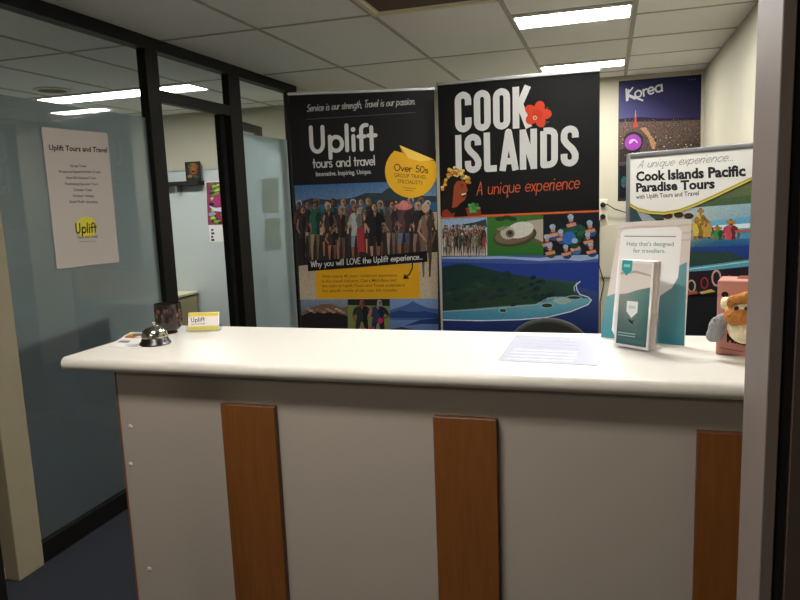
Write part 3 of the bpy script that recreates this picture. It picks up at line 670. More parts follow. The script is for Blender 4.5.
P.poly([(399.5, 145.2), (434.2, 159.6), (420, 161.5), (408, 158)], (246, 204, 84), 9); P.poly([(399.5, 145.2), (408, 158), (402, 152)], (196, 140, 24), 9.2)
lettering(P, 'Over 50s', (394, 170.5), (428, 173.3), (394.3, 163.8), .13, (40, 30, 16), 9.5)
typeset(P, 'GROUP TRAVEL', (394, 177), (426.5, 179), (394.2, 173), (60, 44, 20), 9.5); typeset(P, 'SPECIALISTS', (397.5, 183), (422.5, 184.6), (397.6, 179), (60, 44, 20), 9.5)
P.line([(403, 187.7), (416, 188.7)], .6, (150, 100, 20), 9.5); P.line([(405, 190.2), (413, 190.8)], .6, (150, 100, 20), 9.5)
P.done('gold_sticker', t, 'pr', 'round gold sticker with a peeling top')
P = Print(PU, .86)
P.poly([(315.6, 267.5), (419.6, 263.8), (420.2, 298.5), (316.5, 298.7)], (222, 164, 24), 3)
for k, (s_, x1) in enumerate((('With nearly 40 years combined experience', 397), ('in the travel industry, Claire McKillane and', 396), ('the team at Uplift Tours and Travel understand', 404.5), ('the specific needs of the over 50s traveller', 398))):
    y = 277.8 + k * 4.75; typeset(P, s_, (322, y), (x1, y - 1.4 + k * .25), (321.9, y - 3.0), (70, 48, 16), 4, bold=.003)
P.done('gold_panel', t)
P = Print(PU, .86)
P.poly([(307.4, 261.8), (427, 251), (427.5, 261.8), (308.2, 271.2)], (13, 12, 12), 7)
lettering(P, 'Why you will LOVE the Uplift experience...', (311, 267.2), (422.5, 259.2), (310.9, 261.4), .125, (214, 210, 206), 8)
P.line([(412.5, 262), (412.3, 268), (409.5, 274), (404, 278.2)], 1.3, (40, 28, 20), 8); P.poly([(403, 279), (404.5, 273.8), (409.5, 278.6)], (40, 28, 20), 8)
P.done('experience_strip', t)
P = Print(PU, .86)
P.poly([(300.5, 299.5), (347.5, 299.2), (348, 334), (301.8, 334)], [(120, 140, 160), (130, 146, 160), (40, 36, 34), (34, 32, 32)], 3)
P.poly([(301, 312), (312, 307), (322, 304), (332, 304), (342, 308), (347.5, 306), (348, 334), (301.8, 334)], (118, 92, 76), 3.4)
P.poly([(301.2, 316), (312, 311), (322, 313), (334, 312), (347.7, 316), (348, 334), (301.8, 334)], (34, 30, 30), 3.8)
for k in range(12): P.ell(308 + k * 3.2, 309 + (k % 3) * 1.6, 2.2, 1.2, rnd.choice([(170, 130, 112), (140, 104, 88), (196, 160, 140)]), 4.1, 8)
P.done('rock_photo', t, 'ph')
P = Print(PU, .86)
P.poly([(347.6, 299.2), (389.6, 298.8), (390.2, 334), (348, 334)], (120, 132, 74), 3); P.poly([(347.6, 299.2), (389.6, 298.8), (389.8, 306), (347.8, 305)], (34, 34, 28), 3.2)
P.fig(362, 299.5, 40, 17, (46, 50, 50), (150, 96, 74), (190, 60, 66), (50, 46, 50), 3.6); P.fig(378, 299.5, 42, 18, (44, 56, 92), (176, 130, 104), (190, 196, 200), (40, 44, 70), 3.8)
P.ell(380.5, 320.5, 2.6, 3, (190, 40, 80), 5); P.ell(372, 329, 3, 3, (176, 44, 90), 5); P.ell(364, 329.5, 2, 2, (190, 70, 90), 5)
P.done('children_photo', t, 'phs')
P = Print(PU, .86)
P.poly([(389.8, 298.8), (438, 298.4), (438.4, 334), (390.3, 334)], [(120, 146, 186), (136, 158, 192), (84, 116, 172), (80, 112, 168)], 3)
P.poly([(390, 310), (400, 307), (408, 304), (413, 301), (418, 304), (428, 308), (438.1, 309), (438.1, 320), (390, 320)], (66, 96, 150), 3.3)
P.poly([(390, 313), (400, 310), (412, 312), (425, 311), (438.1, 314), (438.2, 318), (390.1, 318)], (42, 66, 118), 3.6)
P.poly([(404, 326), (420, 320), (438.2, 318), (438.3, 324), (420, 324)], (34, 54, 104), 3.7); P.poly([(390.2, 334), (390.2, 329), (402, 327), (420, 331), (438.4, 334)], (22, 28, 48), 3.8)
P.done('mountain_photo', t, 'phs')

# ---- right banner
t, PK = banner('tall black roller banner reading Cook Islands with a red flower, right of the gold one', [(-.894, 3.738), (-.045, 3.738)], 2.11)
P = Print(PK, .94); P.poly([(437.7, 85.6), (599.6, 70.9), (598.5, 335), (443.2, 335)], (13, 12, 12), 1); P.done('black_print', t)
P = Print(PK, .94)
lettering(P, 'COOK', (455.2, 133), (529.8, 127.5), (454.4, 92.5), .163, (232, 230, 228), 2, G2, caps=False)
lettering(P, 'ISLANDS', (455.7, 174.2), (577.5, 166), (454.9, 135.3), .163, (226, 224, 222), 2, G2, caps=False)
P.done('title_lettering', t)
P = Print(PK, .94)
for k in range(5):
    a = R(72 * k - 75); P.ell(537.6 + 7.6 * math.cos(a), 114.3 + 7.2 * math.sin(a), 6.6, 5.2, (232, 70, 36), 3 + k * .1, 14, rot=72 * k - 75)
P.ell(537.6, 114.3, 5.5, 5.2, (222, 60, 32), 3.8); P.ell(535, 117.8, 2.2, 2.2, (240, 196, 170), 4); P.ell(535, 117.8, 1.2, 1.2, (226, 96, 50), 4.2)
P.poly([(546, 106.5), (549, 107.5), (546.5, 109.5)], (60, 92, 50), 2.5); P.poly([(547, 121), (550, 121.5), (546, 124)], (60, 92, 50), 2.5)
P.done('red_flower', t)
P = Print(PK, .94); lettering(P, 'A unique experience', (476.5, 195.5), (579, 188.4), (477.2, 182.5), .06, (220, 98, 60), 2, wob=.03, slant=.05); P.done('tagline_lettering', t)
P = Print(PK, .94)  # smiling dancer with a crown of flowers
P.poly([(442, 217), (442.5, 196), (446, 184), (454, 177), (464, 180), (467, 188), (462, 206), (458, 217)], (30, 22, 20), 3)
P.poly([(441.8, 217.3), (442.5, 211), (447, 209), (452, 214), (458, 210), (463, 208.5), (471, 207), (476, 206), (480.5, 209), (481.5, 215.6)], (138, 54, 32), 3.3)
P.poly([(454, 217), (456, 207), (461, 204), (466, 209), (468, 216.3)], (24, 16, 15), 3.5)
P.poly([(454, 186), (457, 181), (463, 180.5), (466, 183), (466.7, 187), (468, 190.3), (466.6, 192), (466.4, 196), (464.5, 200.5), (460.5, 203), (457, 207), (452, 208), (453, 199)], (158, 74, 42), 3.6)
P.poly([(460, 194.2), (466.5, 192.2), (465.8, 196), (462.5, 198)], (110, 24, 24), 3.9); P.poly([(461, 194.1), (466.2, 192.6), (465.6, 194.2), (462, 195.4)], (236, 230, 220), 4)
P.line([(460.5, 185.3), (463.5, 184.8)], .7, (30, 18, 14), 4); P.ell(462.3, 187, .9, .6, (24, 14, 12), 4, 8)
for i in range(46):
    f_ = rnd.random(); x = 442 + f_ * 28; yc = 182 - 11 * math.sin(math.pi * min(1, f_ * 1.05)) ** .8; P.ell(x, yc + rnd.uniform(-4, 4.5) + (7 if f_ < .15 else 0), rnd.uniform(1.4, 2.3), rnd.uniform(1.2, 2), rnd.choice([(236, 178, 60), (240, 200, 110), (226, 140, 40), (120, 140, 60), (244, 216, 150), (210, 110, 40)]), 4.3 + i * .01, 8)
for i in range(14): P.ell(474 + rnd.uniform(-5, 5), 208 + rnd.uniform(-5, 5), 2, 1.5, rnd.choice([(56, 140, 70), (40, 110, 56), (90, 160, 80)]), 4.3 + i * .01, 8)
P.done('dancer_photo', t, 'phs')
P = Print(PK, .94); P.poly([(440.6, 216.6), (599, 210), (599, 212), (440.6, 218.8)], (206, 96, 50), 3); P.done('orange_line', t)
def crowd(P, x0, x1, y, h, n, rows, lay, w):
    for r_ in range(rows):
        for i in range(n):
            x = x0 + (x1 - x0) * (i + .5 + rnd.uniform(-.3, .3)) / n; P.fig(x, y + r_ * h * .16 + rnd.uniform(-1, 1), h, w, rnd.choice(shirts + [(190, 184, 176), (70, 110, 130), (150, 60, 50)]), rnd.choice(skins), rnd.choice(hairs), rnd.choice([(80, 70, 70), (60, 56, 66), (160, 130, 104)]), lay + r_ * .8)
P = Print(PK, .94)
P.poly([(441, 219), (487, 217), (487.4, 255.6), (441.8, 256)], [(130, 166, 200), (140, 172, 202), (200, 190, 176), (206, 196, 182)], 3)
P.poly([(462, 224.5), (476, 222), (486, 219), (487.1, 227), (462, 228)], (46, 62, 66), 3.2); crowd(P, 443, 486, 225, 24, 14, 3, 3.4, 4.4); P.done('crowd_photo', t, 'ph')
P = Print(PK, .94)   # turtle on green leaves
P.poly([(487, 217), (543.3, 214.8), (543.4, 255.2), (487.4, 255.6)], [(62, 112, 44), (64, 108, 46), (46, 104, 44), (44, 100, 40)], 3)
P.poly([(527, 221), (543, 219), (543.2, 242), (530, 236)], (176, 164, 148), 3.2)
for x, y, rx in ((500, 219, 5), (507, 217.5, 5), (513, 219, 4)): P.ell(x, y, rx, 2.2, (40, 58, 34), 3.2)
P.ell(515, 236, 22, 10.5, (74, 62, 48), 3.4, 22, rot=-10); P.ell(514, 235, 19.5, 8.6, (112, 96, 76), 3.6, 22, rot=-10)
P.ell(520, 230, 14, 8, (206, 206, 196), 3.8, 20, rot=-14); P.ell(508, 233, 7.5, 6.4, (176, 172, 156), 3.9, 16); P.ell(510, 233.5, 4.2, 4, (92, 86, 70), 4, 14); P.ell(510, 233, 2, 2, (40, 36, 30), 4.2, 10)
P.poly([(531, 239), (541, 241), (545, 245), (536, 243.5)], (96, 84, 62), 3.9); P.poly([(496, 229), (504, 226), (508, 228), (500, 231)], (130, 124, 104), 4)
P.done('turtle_photo', t, 'phs')
P = Print(PK, .94)   # dancers in blue
P.poly([(543.3, 214.8), (598.5, 212.4), (598.4, 254.8), (543.4, 255.2)], (22, 24, 28), 3)
for i in range(20): P.ell(rnd.uniform(560, 592), rnd.uniform(224, 250), rnd.uniform(2, 5), rnd.uniform(1.5, 4), rnd.choice([(34, 76, 52), (26, 58, 44), (40, 90, 64)]), 3.2 + i * .01, 8)
for x, y, s_ in ((571, 216, 9), (553, 226, 9), (590, 222, 9), (547, 236, 8.5), (575, 240, 9), (561, 231, 8), (588, 234, 8), (550, 245, 8), (591, 244, 8), (566, 246, 8)):
    P.ell(x + 1, y + s_ * 1.1, s_ * .62, s_ * .55, rnd.choice([(40, 78, 130), (60, 100, 150), (34, 60, 104), (50, 70, 60)]), 3.6, 12); P.poly([(x - 5, y + s_ * .95), (x + 4.5, y + s_ * .7), (x + 5.5, y + s_ * 1.05), (x - 3.5, y + s_ * 1.3)], (206, 140, 100), 3.8)
    P.ell(x, y + s_ * .42, s_ * .26, s_ * .3, (196, 128, 92), 4, 10); P.ell(x - .4, y + s_ * .08, s_ * .34, s_ * .3, (150, 172, 196), 4.2, 10)
P.ell(569, 238, 7, 6.5, (44, 100, 176), 4.1, 14)
P.done('dancers_photo', t, 'ph')
P = Print(PK, .94)   # island from the air
P.poly([(441.8, 255.8), (598.4, 254.4), (598.5, 335), (443.2, 335)], [(60, 88, 150), (70, 92, 150), (24, 36, 84), (24, 38, 92)], 3)
P.poly([(441.9, 257), (470, 256.6), (500, 256.2), (540, 258), (560, 255.5), (598.4, 254.6), (598.4, 258.5), (580, 261), (562, 259.5), (540, 261), (505, 258.6), (480, 259), (442, 258.6)], (150, 170, 206), 3.2)
P.poly([(442, 262), (520, 264), (598.4, 262), (598.4, 292), (560, 282), (500, 274), (442, 270)], (38, 60, 138), 3.3)
P.poly([(443, 311), (470, 309), (505, 306), (536, 304), (548, 297), (562, 296.5), (582, 297.5), (591, 299), (588, 304), (571, 311), (548, 316.5), (520, 319), (480, 320), (443.1, 319)], [(72, 130, 156), (76, 138, 160), (84, 148, 166), (104, 166, 176), (84, 140, 160), (70, 120, 150), (84, 140, 166), (110, 170, 184), (90, 150, 176), (84, 146, 172), (80, 144, 170), (72, 138, 166), (66, 130, 162), (60, 124, 156)], 3.6)
P.poly([(442.4, 267), (455, 264.5), (466, 263.5), (480, 267), (500, 271.5), (530, 277), (560, 280), (578, 282), (576, 286), (574, 292), (578, 296), (562, 296), (548, 297), (536, 303.5), (505, 306), (470, 308.5), (443, 310.5)], [(24, 46, 46), (22, 48, 46), (26, 50, 50), (30, 56, 54), (34, 60, 58), (38, 64, 62), (42, 68, 66), (60, 86, 84), (48, 74, 66), (44, 70, 60), (48, 74, 64), (40, 62, 48), (40, 58, 42), (48, 66, 46), (44, 62, 44), (42, 60, 44), (36, 54, 44)], 4)
for i in range(60):
    x = rnd.uniform(446, 552); y = rnd.uniform(270 + max(0, x - 480) * .1, 305 - max(0, x - 520) * .18); P.ell(x, y, rnd.uniform(2.5, 6), rnd.uniform(1, 2.6), rnd.choice([(20, 40, 40), (28, 52, 46), (40, 66, 54), (24, 46, 52)]), 4.2 + i * .004, 8, rot=-15)
P.line([(580, 281.5), (576, 285), (577, 290), (580, 294.5), (588, 297), (591.4, 300), (588, 304.5), (571, 311.4), (548, 317), (520, 319.6), (480, 320.6), (443.2, 319.8)], 1.0, (214, 222, 230), 4.8)
P.line([(577, 283), (574, 287), (574.5, 291)], .9, (180, 196, 206), 4.8)
for x, y, rx, ry in ((562, 300.5, 8.5, 2.8), (547, 305.5, 5.5, 2), (503, 310.5, 3.4, 1.6), (574, 297.5, 7, 1.4)): P.ell(x, y, rx + 1, ry + .8, (150, 176, 170), 4.4, 14); P.ell(x, y, rx, ry, (40, 60, 46), 4.6, 14)
P.line([(443, 311.4), (480, 309.4), (520, 306.2), (537, 304.6), (545, 299.5), (556, 297)], .7, (170, 180, 168), 4.8)
P.done('island_photo', t, 'phs')

# ------------------------------------------------------------------ office chair behind the counter
ch = empty('office_chair', (-.22, 2.62, 0), 'dark office chair whose curved backrest just shows above the counter', 'chair')
b = NB(); pts = []
for a in range(0, 181, 12): pts.append((-.21 + .165 * math.cos(R(a)), 2.5, .9 + .148 * math.sin(R(a))))
pts += [(-.40, 2.5, .72), (-.37, 2.5, .60), (-.05, 2.5, .60), (-.02, 2.5, .72)]
prism(b, pts, (0, .045, 0)); o = link('backrest', b, 'mesh', ch, True, angle=60); bv = o.modifiers.new('soft', 'BEVEL'); bv.width = .012; bv.segments = 3
b = NB(); box(b, (-.45, 2.56, .43), (.03, 3.0, .5), bev=.03, seg=4); link('seat', b, 'mesh', ch, True)
b = NB(); box(b, (-.24, 2.546, .40), (-.18, 2.566, .72), bev=.004); box(b, (-.24, 2.546, .40), (-.18, 2.75, .43), bev=.004); link('back_bracket', b, 'black', ch)
b = NB(); tube(b, [(-.21, 2.78, .08), (-.21, 2.78, .43)], .025, 16); link('gas_column', b, 'black', ch, True)
for k in range(5):
    a = R(72 * k + 20); e = Vector((-.21 + .29 * math.cos(a), 2.78 + .29 * math.sin(a), .065))
    b = NB(); tube(b, [(-.21, 2.78, .1), e], [.025, .014], 10); link('leg', b, 'black', ch, True)
    b = NB(); tube(b, [e + Vector((-.02 * math.sin(a), .02 * math.cos(a), -.037)), e + Vector((.02 * math.sin(a), -.02 * math.cos(a), -.037))], .027, 16); link('caster', b, 'black', ch, True)

# ------------------------------------------------------------------ poster stand on the right
ZS = 1.636; SL = Plane((0, 0, ZS), (0, 0, 1)); e0, e1 = SL.at(627, 154), SL.at(755, 142); su = (e1 - e0).normalized(); sn = Vector((-su.y, su.x, 0))
TS_ = Matrix(((su.x, sn.x, 0, e0.x), (su.y, sn.y, 0, e0.y), (0, 0, 1, 0), (0, 0, 0, 1))); XS0 = 0; XS1 = .628; YS = 0
def sb(bm, lo, hi, **k): box(bm, lo, hi, T=TS_, **k)
t = empty('poster_stand', TS_ @ Vector((XS1 / 2, .03, 0)), 'grey framed poster stand reading Cook Islands Pacific Paradise Tours', 'poster stand')
b = NB(); f = .017
for lo, hi in (((XS0, .78), (XS0 + f, ZS)), ((XS1 - f, .78), (XS1, ZS)), ((XS0 + f, ZS - f), (XS1 - f, ZS)), ((XS0 + f, .78), (XS1 - f, .78 + f))):
    sb(b, (lo[0], YS - .006, lo[1]), (hi[0], YS + .012, hi[1]), bev=.004, seg=2)
link('snap_frame', b, 'greyframe', t, True)
b = NB(); sb(b, (XS0 + .008, YS + .002, .79), (XS1 - .008, YS + .010, ZS - .008)); link('back_board', b, 'matt', t)
b = NB(); tube(b, [TS_ @ Vector((XS1 / 2, .035, .01)), TS_ @ Vector((XS1 / 2, .035, 1.2))], .018, 16); sb(b, ((XS0 + XS1) / 2 - .03, YS + .01, 1.1), ((XS0 + XS1) / 2 + .03, YS + .04, 1.2)); link('pole', b, 'alu', t, True)
b = NB(); lathe(b, TS_ @ Vector((XS1 / 2, .035, 0)), [(.0, .0), (.17, .0), (.17, .012), (.15, .018), (0, .02)], 40); link('base_plate', b, 'alu', t, True)
P = Print(Plane(TS_ @ Vector((0, .0015, 0)), sn), .9)
Z0, Z1 = .797, ZS - f
def wq(x0, z0, x1, z1, col, lay): P.face([TS_ @ Vector((x, .0015 - lay * LAY, z)) for x, z in ((x0, z0), (x1, z0), (x1, z1), (x0, z1))], col)
wq(XS0 + f, Z0, XS1 - f, Z1, (24, 26, 28), 1)
P.poly([(629.5, 190), (770, 180), (770, 208), (629.5, 222)], [(40, 62, 48), (90, 96, 60), (84, 100, 70), (36, 60, 62)], 2)
P.poly([(629.5, 202), (640, 207), (652, 220), (660, 225), (629.5, 232)], (50, 66, 72), 2.3); P.poly([(636, 209), (648, 214), (662, 225), (645, 226)], (140, 146, 150), 2.4)
P.poly([(664, 209), (700, 204), (770, 198), (770, 247), (664, 248)], [(186, 170, 140), (150, 172, 176), (120, 160, 176), (90, 140, 160), (150, 140, 110)], 2.5)
P.poly([(664, 205), (720, 199), (770, 193), (770, 202), (700, 207), (664, 211)], (64, 84, 56), 2.6)
P.poly([(700, 222), (770, 214), (770, 246), (700, 247)], [(96, 156, 182), (90, 150, 180), (52, 110, 150), (60, 120, 156)], 2.8); P.poly([(706, 226), (770, 222), (770, 226), (706, 231)], (196, 214, 216), 2.9)
for x, y, r_ in ((668, 216, 5), (679, 215, 5), (689, 216, 5)): P.ell(x, y, r_, 3, (60, 40, 30), 2.8)
P.done('lagoon_photo', t, 'phs')
P = Print(Plane(TS_ @ Vector((0, .0015, 0)), sn), .9)
for x, y, h_, sh, w in ((701, 208, 40, (200, 168, 60), 11), (698, 217, 34, (196, 176, 70), 13), (707, 219, 32, (176, 140, 60), 12), (718, 225, 30, (60, 130, 70), 13), (731, 219, 38, (176, 70, 80), 15)):
    P.fig(x, y, h_, w, sh, (176, 104, 66), (70, 44, 30), (150, 90, 60), 4)
    P.ell(x, y + 3, w * .36, 1.8, (150, 110, 50), 5.2, 10)
P.poly([(690, 240), (705, 238), (725, 240), (745, 238.5), (758, 239), (758, 251), (690, 251)], [(110, 130, 110), (70, 120, 130), (40, 96, 130), (36, 90, 130), (40, 96, 140), (24, 50, 110), (40, 60, 80)], 6.5)
P.poly([(735, 230.5), (751, 228.5), (758, 227), (758, 229), (751, 231), (736, 233)], (160, 92, 60), 5)
P.done('bathers_photo', t, 'phs')
P = Print(Plane(TS_ @ Vector((0, .0015, 0)), sn), .9, 5)
P.poly([(664, 248), (770, 245), (770, 275), (664, 272)], [(34, 60, 120), (30, 56, 120), (28, 44, 92), (34, 56, 90)], 3)
P.poly([(670, 250), (730, 252), (755, 262), (720, 264), (684, 266), (668, 264)], (40, 62, 56), 3.3)
P.poly([(684, 268), (715, 264), (745, 260), (770, 256), (770, 263), (742, 267), (712, 270), (684, 272)], (80, 146, 160), 3.6); P.line([(684, 270), (715, 266), (745, 262), (770, 258)], .9, (170, 206, 214), 3.9)
P.poly([(664, 271), (770, 266), (770, 292), (664, 296)], (34, 28, 34), 3.2)
for x, y, rx, ry, c1 in ((692, 286, 4.4, 6.5, (186, 160, 130)), (717, 278, 5, 8.5, (196, 150, 136)), (705, 283, 4, 6, (150, 40, 40)), (730, 281, 4, 6, (170, 60, 50))):
    for k in range(20):
        a, e_ = R(k * 18), R(k * 18 + 18)
        P.poly([(x + rx * math.cos(a), y + ry * math.sin(a)), (x + rx * math.cos(e_), y + ry * math.sin(e_)), (x + rx * .68 * math.cos(e_), y + ry * .74 * math.sin(e_)), (x + rx * .68 * math.cos(a), y + ry * .74 * math.sin(a))], c1, 4)
P.poly([(700, 292), (712, 289), (716, 291.5), (702, 294)], (196, 170, 90), 4.1); P.poly([(684, 293), (697, 290.5), (699, 293), (686, 295.5)], (160, 80, 60), 4.1)
P.done('canoe_photo', t, 'phs')
P = Print(Plane(TS_ @ Vector((0, .0015, 0)), sn), .9, 3)
curve = [(629.3, 203.5), (638, 208.5), (650, 211.8), (665, 212.6), (680, 210), (696, 204), (715, 195.5), (735, 186), (752, 178), (772, 169.5)]
hdr = [TS_.inverted() @ P.p.at(x, y) for x, y in curve]
pts = [(XS0 + f, Z1), (XS0 + f, hdr[0].z)] + [(p.x, p.z) for p in hdr if XS0 + f < p.x < XS1 - f] + [(XS1 - f, hdr[-1].z + .005), (XS1 - f, Z1)]
pts = [TS_ @ Vector((x, .0015 - 5 * LAY, z)) for x, z in pts]
P.face(pts, (204, 202, 194))
P.line(curve[:-1], 2.0, (150, 140, 60), 5.6); P.line([(x, y + 1.4) for x, y in curve[:-1]], 1.2, (196, 178, 80), 5.8)
lettering(P, 'A unique experience...', (638.3, 168.3), (734, 160.6), (637.9, 160.6), .07, (96, 92, 96), 6, slant=.5)
typeset(P, 'Cook Islands Pacific', (636.8, 181), (746.3, 175.6), (636.4, 171.6), (26, 24, 30), 6, bold=.042)
typeset(P, 'Paradise Tours', (636.8, 191.8), (715.5, 188), (636.5, 183), (26, 24, 30), 6, bold=.042)
typeset(P, 'with Uplift Tours and Travel', (636.6, 199), (699.5, 195.2), (636.4, 194.6), (60, 58, 64), 6, bold=.015)
P.done('header_print', t)

# ------------------------------------------------------------------ things on the back wall
PWB = Plane((0, YB - .001, 0), (0, 1, 0))
c0, c1 = PWB.at(618.7, 81.2), PWB.at(701.5, 74.8); zt = 2.362; X0, X1 = c0.x, c1.x
t = empty('wall_poster', ((X0 + X1) / 2, YB - .002, 1.42), 'dark blue wall poster reading Korea over a night city', 'poster')
b = NB(); box(b, (X0, YB - .0025, 1.42), (X1, YB - .0008, zt)); link('poster_sheet', b, 'matt', t)
P = Print(Plane((0, YB - .0025, 0), (0, 1, 0)), .82)
P.poly([(618.7, 81.2), (701.5, 74.9), (700.6, 119), (618.9, 121)], [(40, 46, 92), (26, 28, 62), (52, 44, 84), (92, 92, 150)], 1)
P.poly([(618.9, 119), (640, 117), (665, 118.5), (700.6, 117), (700.6, 120), (618.9, 122)], (46, 38, 62), 1.5)
lettering(P, 'Korea', (626.5, 100.5), (662.5, 91.5), (625.3, 89.2), .14, (226, 224, 220), 3, wob=.03)
P.line([(627.5, 100), (628.5, 90)], 2.0, (226, 224, 220), 3); P.line([(629, 95), (642.5, 100.4)], 1.8, (226, 224, 220), 3)
for x in (689, 692, 695): P.ell(x, 79.7 - (x - 689) * .07, 1, .8, (96, 100, 150), 3, 8)
P.done('sky_print', t)
P = Print(Plane((0, YB - .0025, 0), (0, 1, 0)), .82)
P.poly([(618.9, 120), (700.6, 118), (700.4, 150), (619.5, 196), (619.2, 196)], [(118, 92, 84), (116, 98, 88), (66, 54, 48), (40, 40, 40), (40, 40, 40)], 1.2)
rnd = random.Random(5)
for i in range(420):
    y = 119 + 40 * rnd.random() ** 1.4; x = rnd.uniform(619.6, 700); s_ = .3 + (y - 118) * .025
    P.poly([(x, y), (x + s_ * 1.4, y - .05), (x + s_ * 1.4, y - s_), (x, y - s_)], rnd.choice([(220, 176, 120), (190, 130, 90), (236, 214, 170), (120, 96, 80), (70, 54, 52), (60, 50, 50), (150, 96, 74), (90, 84, 90), (40, 34, 36), (50, 40, 40)]), 2 + i * .002)
P.poly([(640, 128), (646, 127), (656, 144), (655, 149), (652, 149), (648, 137)], (196, 150, 104), 3.2)
P.poly([(632, 127.5), (634.2, 122), (635.2, 112), (635.9, 112), (636.8, 122), (639, 127)], (190, 86, 66), 3.4); P.poly([(635.2, 117), (635.9, 117), (635.8, 110.5), (635.4, 110.5)], (220, 190, 150), 3.5)
P.poly([(619.4, 150), (632, 146), (640, 150), (640, 160), (619.6, 162)], (50, 46, 40), 3)
P.poly([(619.3, 166), (629, 165), (629, 197), (619.6, 198)], (14, 22, 26), 3); P.ell(624, 182, 3, 6, (50, 92, 96), 3.3)
P.done('city_print', t, 'city')
PB2 = Plane((0, YB - .012, 0), (0, 1, 0)); cc = PB2.at(633, 142.5); cc.y = YB - .012
t = empty('round_badge', cc, 'round purple badge with a pale curl on the dark blue poster', 'badge')  # a thin round badge pinned to the poster, not a sign
b = NB(); prism(b, [cc + Vector((.074 * math.cos(k * math.pi / 24), .0, .074 * math.sin(k * math.pi / 24) + .012)) for k in range(48)], (0, .0075, 0)); link('dark_rim', b, 'matt', t)
b = NB(); prism(b, [cc + Vector((.063 * math.cos(k * math.pi / 24), -.004, .063 * math.sin(k * math.pi / 24))) for k in range(48)], (0, .004, 0)); link('purple_disc', b, mat('purple_gloss', (136, 44, 146), .35), t)
P = Print(Plane(cc + Vector((0, -.0042, 0)), (0, 1, 0)))
P.line([(629.5, 143), (630.5, 140.6), (633, 139.6), (635.5, 140.3), (637.2, 142.6)], 1.2, (214, 170, 216), 1); P.line([(630.5, 143), (633, 140.6)], 1, (214, 170, 216), 1); P.done('curl_mark', t)
# power outlet with cables, pale duct below
t = empty('power_outlet', (-.04, YB - .02, 1.25), 'cream double power outlet with two black plugs beside the right banner', 'power outlet')
b = NB(); box(b, (-.085, YB - .012, 1.235), (-.005, YB - .0008, 1.44), bev=.003); link('outlet_plate', b, 'socket', t)
for z in (1.395, 1.30):
    b = NB(); lathe(b, (0, 0, 0), [(.0, 0), (.022, 0), (.022, .025), (.015, .034), (0, .034)], 20)
    for v_ in b.verts: v_.co = Vector((-.042 + v_.co.x, YB - .0125 - v_.co.z, z + v_.co.y))
    link('plug', b, 'black', t, True)
pts = [(-.042, YB - .045, 1.395), (-.01, YB - .07, 1.40), (.05, YB - .05, 1.36), (.13, YB - .03, 1.33), (.25, YB - .02, 1.30)]
b = NB(); tube(b, pts, .004, 8); link('cable', b, 'black', t, True)
b = NB(); tube(b, [(-.042, YB - .045, 1.30), (-.065, YB - .06, 1.27), (-.072, YB - .03, 1.15), (-.07, YB - .02, .9), (-.03, YB - .035, .76), (-.06, YB - .02, .6), (-.06, YB - .02, .1)], .004, 8); link('cable', b, 'black', t, True)
b = NB(); box(b, (-.065, YB - .016, .80), (.08, YB - .0008, 1.234), bev=.002); setp(link('cable_cover', b, 'cream'), 'cream cover panel on the back wall below the power outlet', 'cover panel')
# office seen through the doorway: shelf, small picture, calendar, cabinet, rail
b = NB(); box(b, (XL, YB - .012, 1.858), (XP - .06, YB - .0005, 1.878)); setp(link('trim_3', b, 'tbar'), 'thin grey rail along the office back wall', 'trim', kind='structure')
t = empty('wall_shelf', (-4.1, YB - .05, 1.70), 'narrow black wall shelf in the office behind the glass', 'shelf')
b = NB(); box(b, (-4.45, YB - .11, 1.715), (-3.745, YB - .0005, 1.755), bev=.003); link('shelf_board', b, 'matt', t)
b = NB(); box(b, (-4.02, YB - .09, 1.655), (-4.0, YB - .0005, 1.7148)); link('bracket', b, 'alu', t)
PWS = Plane((0, YB - .06, 0), (0, 1, 0))
t = empty('small_picture', (-3.83, YB - .055, 1.7555), 'small dark colourful picture standing on the black wall shelf', 'picture')
e0, e1 = PWS.at(186, 180), PWS.at(200.5, 180)
b = NB(); box(b, (e0.x, YB - .06, 1.7555), (e1.x, YB - .045, 1.938), bev=.002); link('picture_board', b, 'matt', t)
P = Print(PWS)
P.ell(193.2, 170.5, 4.8, 6, (96, 62, 34), 1); P.ell(193.2, 166.2, 5, 3.2, (130, 100, 40), 1.5); P.ell(193.4, 171, 3, 2.8, (150, 92, 56), 2); P.ell(190, 176.3, 2.4, 1.6, (140, 110, 54), 2); P.ell(196.2, 176.8, 2.6, 1.4, (70, 84, 50), 2); P.poly([(188.5, 165), (190, 163.5), (192, 166), (190, 168)], (60, 84, 40), 2.6); P.poly([(195.5, 164), (198, 165), (197, 168), (195, 166.5)], (150, 60, 40), 2.6); P.ell(193.3, 171.5, 2.2, .9, (40, 20, 16), 2.5)
P.done('picture_print', t, 'phs')
t = empty('blue_card', (-3.6, YB - .004, 1.76), 'small navy card on the wall beside the door frame above the calendar', 'card')
g0, g1 = PWB.at(217.5, 160), PWB.at(228, 178); b = NB(); box(b, (g0.x, YB - .003, g1.z), (g1.x + .06, YB - .0008, g0.z)); link('card_sheet', b, 'navy', t)
t = empty('wall_calendar', (-3.6, YB - .004, 1.16), 'bright green and magenta wall calendar hanging in the office', 'calendar')
g0, g1 = PWB.at(205.3, 180.5), PWB.at(208.5, 242)
b = NB(); box(b, (g0.x, YB - .004, 1.162), (g0.x + .42, YB - .0008, 1.745)); link('calendar_sheet', b, 'paper', t)
P = Print(Plane((0, YB - .004, 0), (0, 1, 0)))
P.poly([(206.2, 182.6), (238, 181), (240, 224.5), (208, 225)], (140, 60, 92), 1)
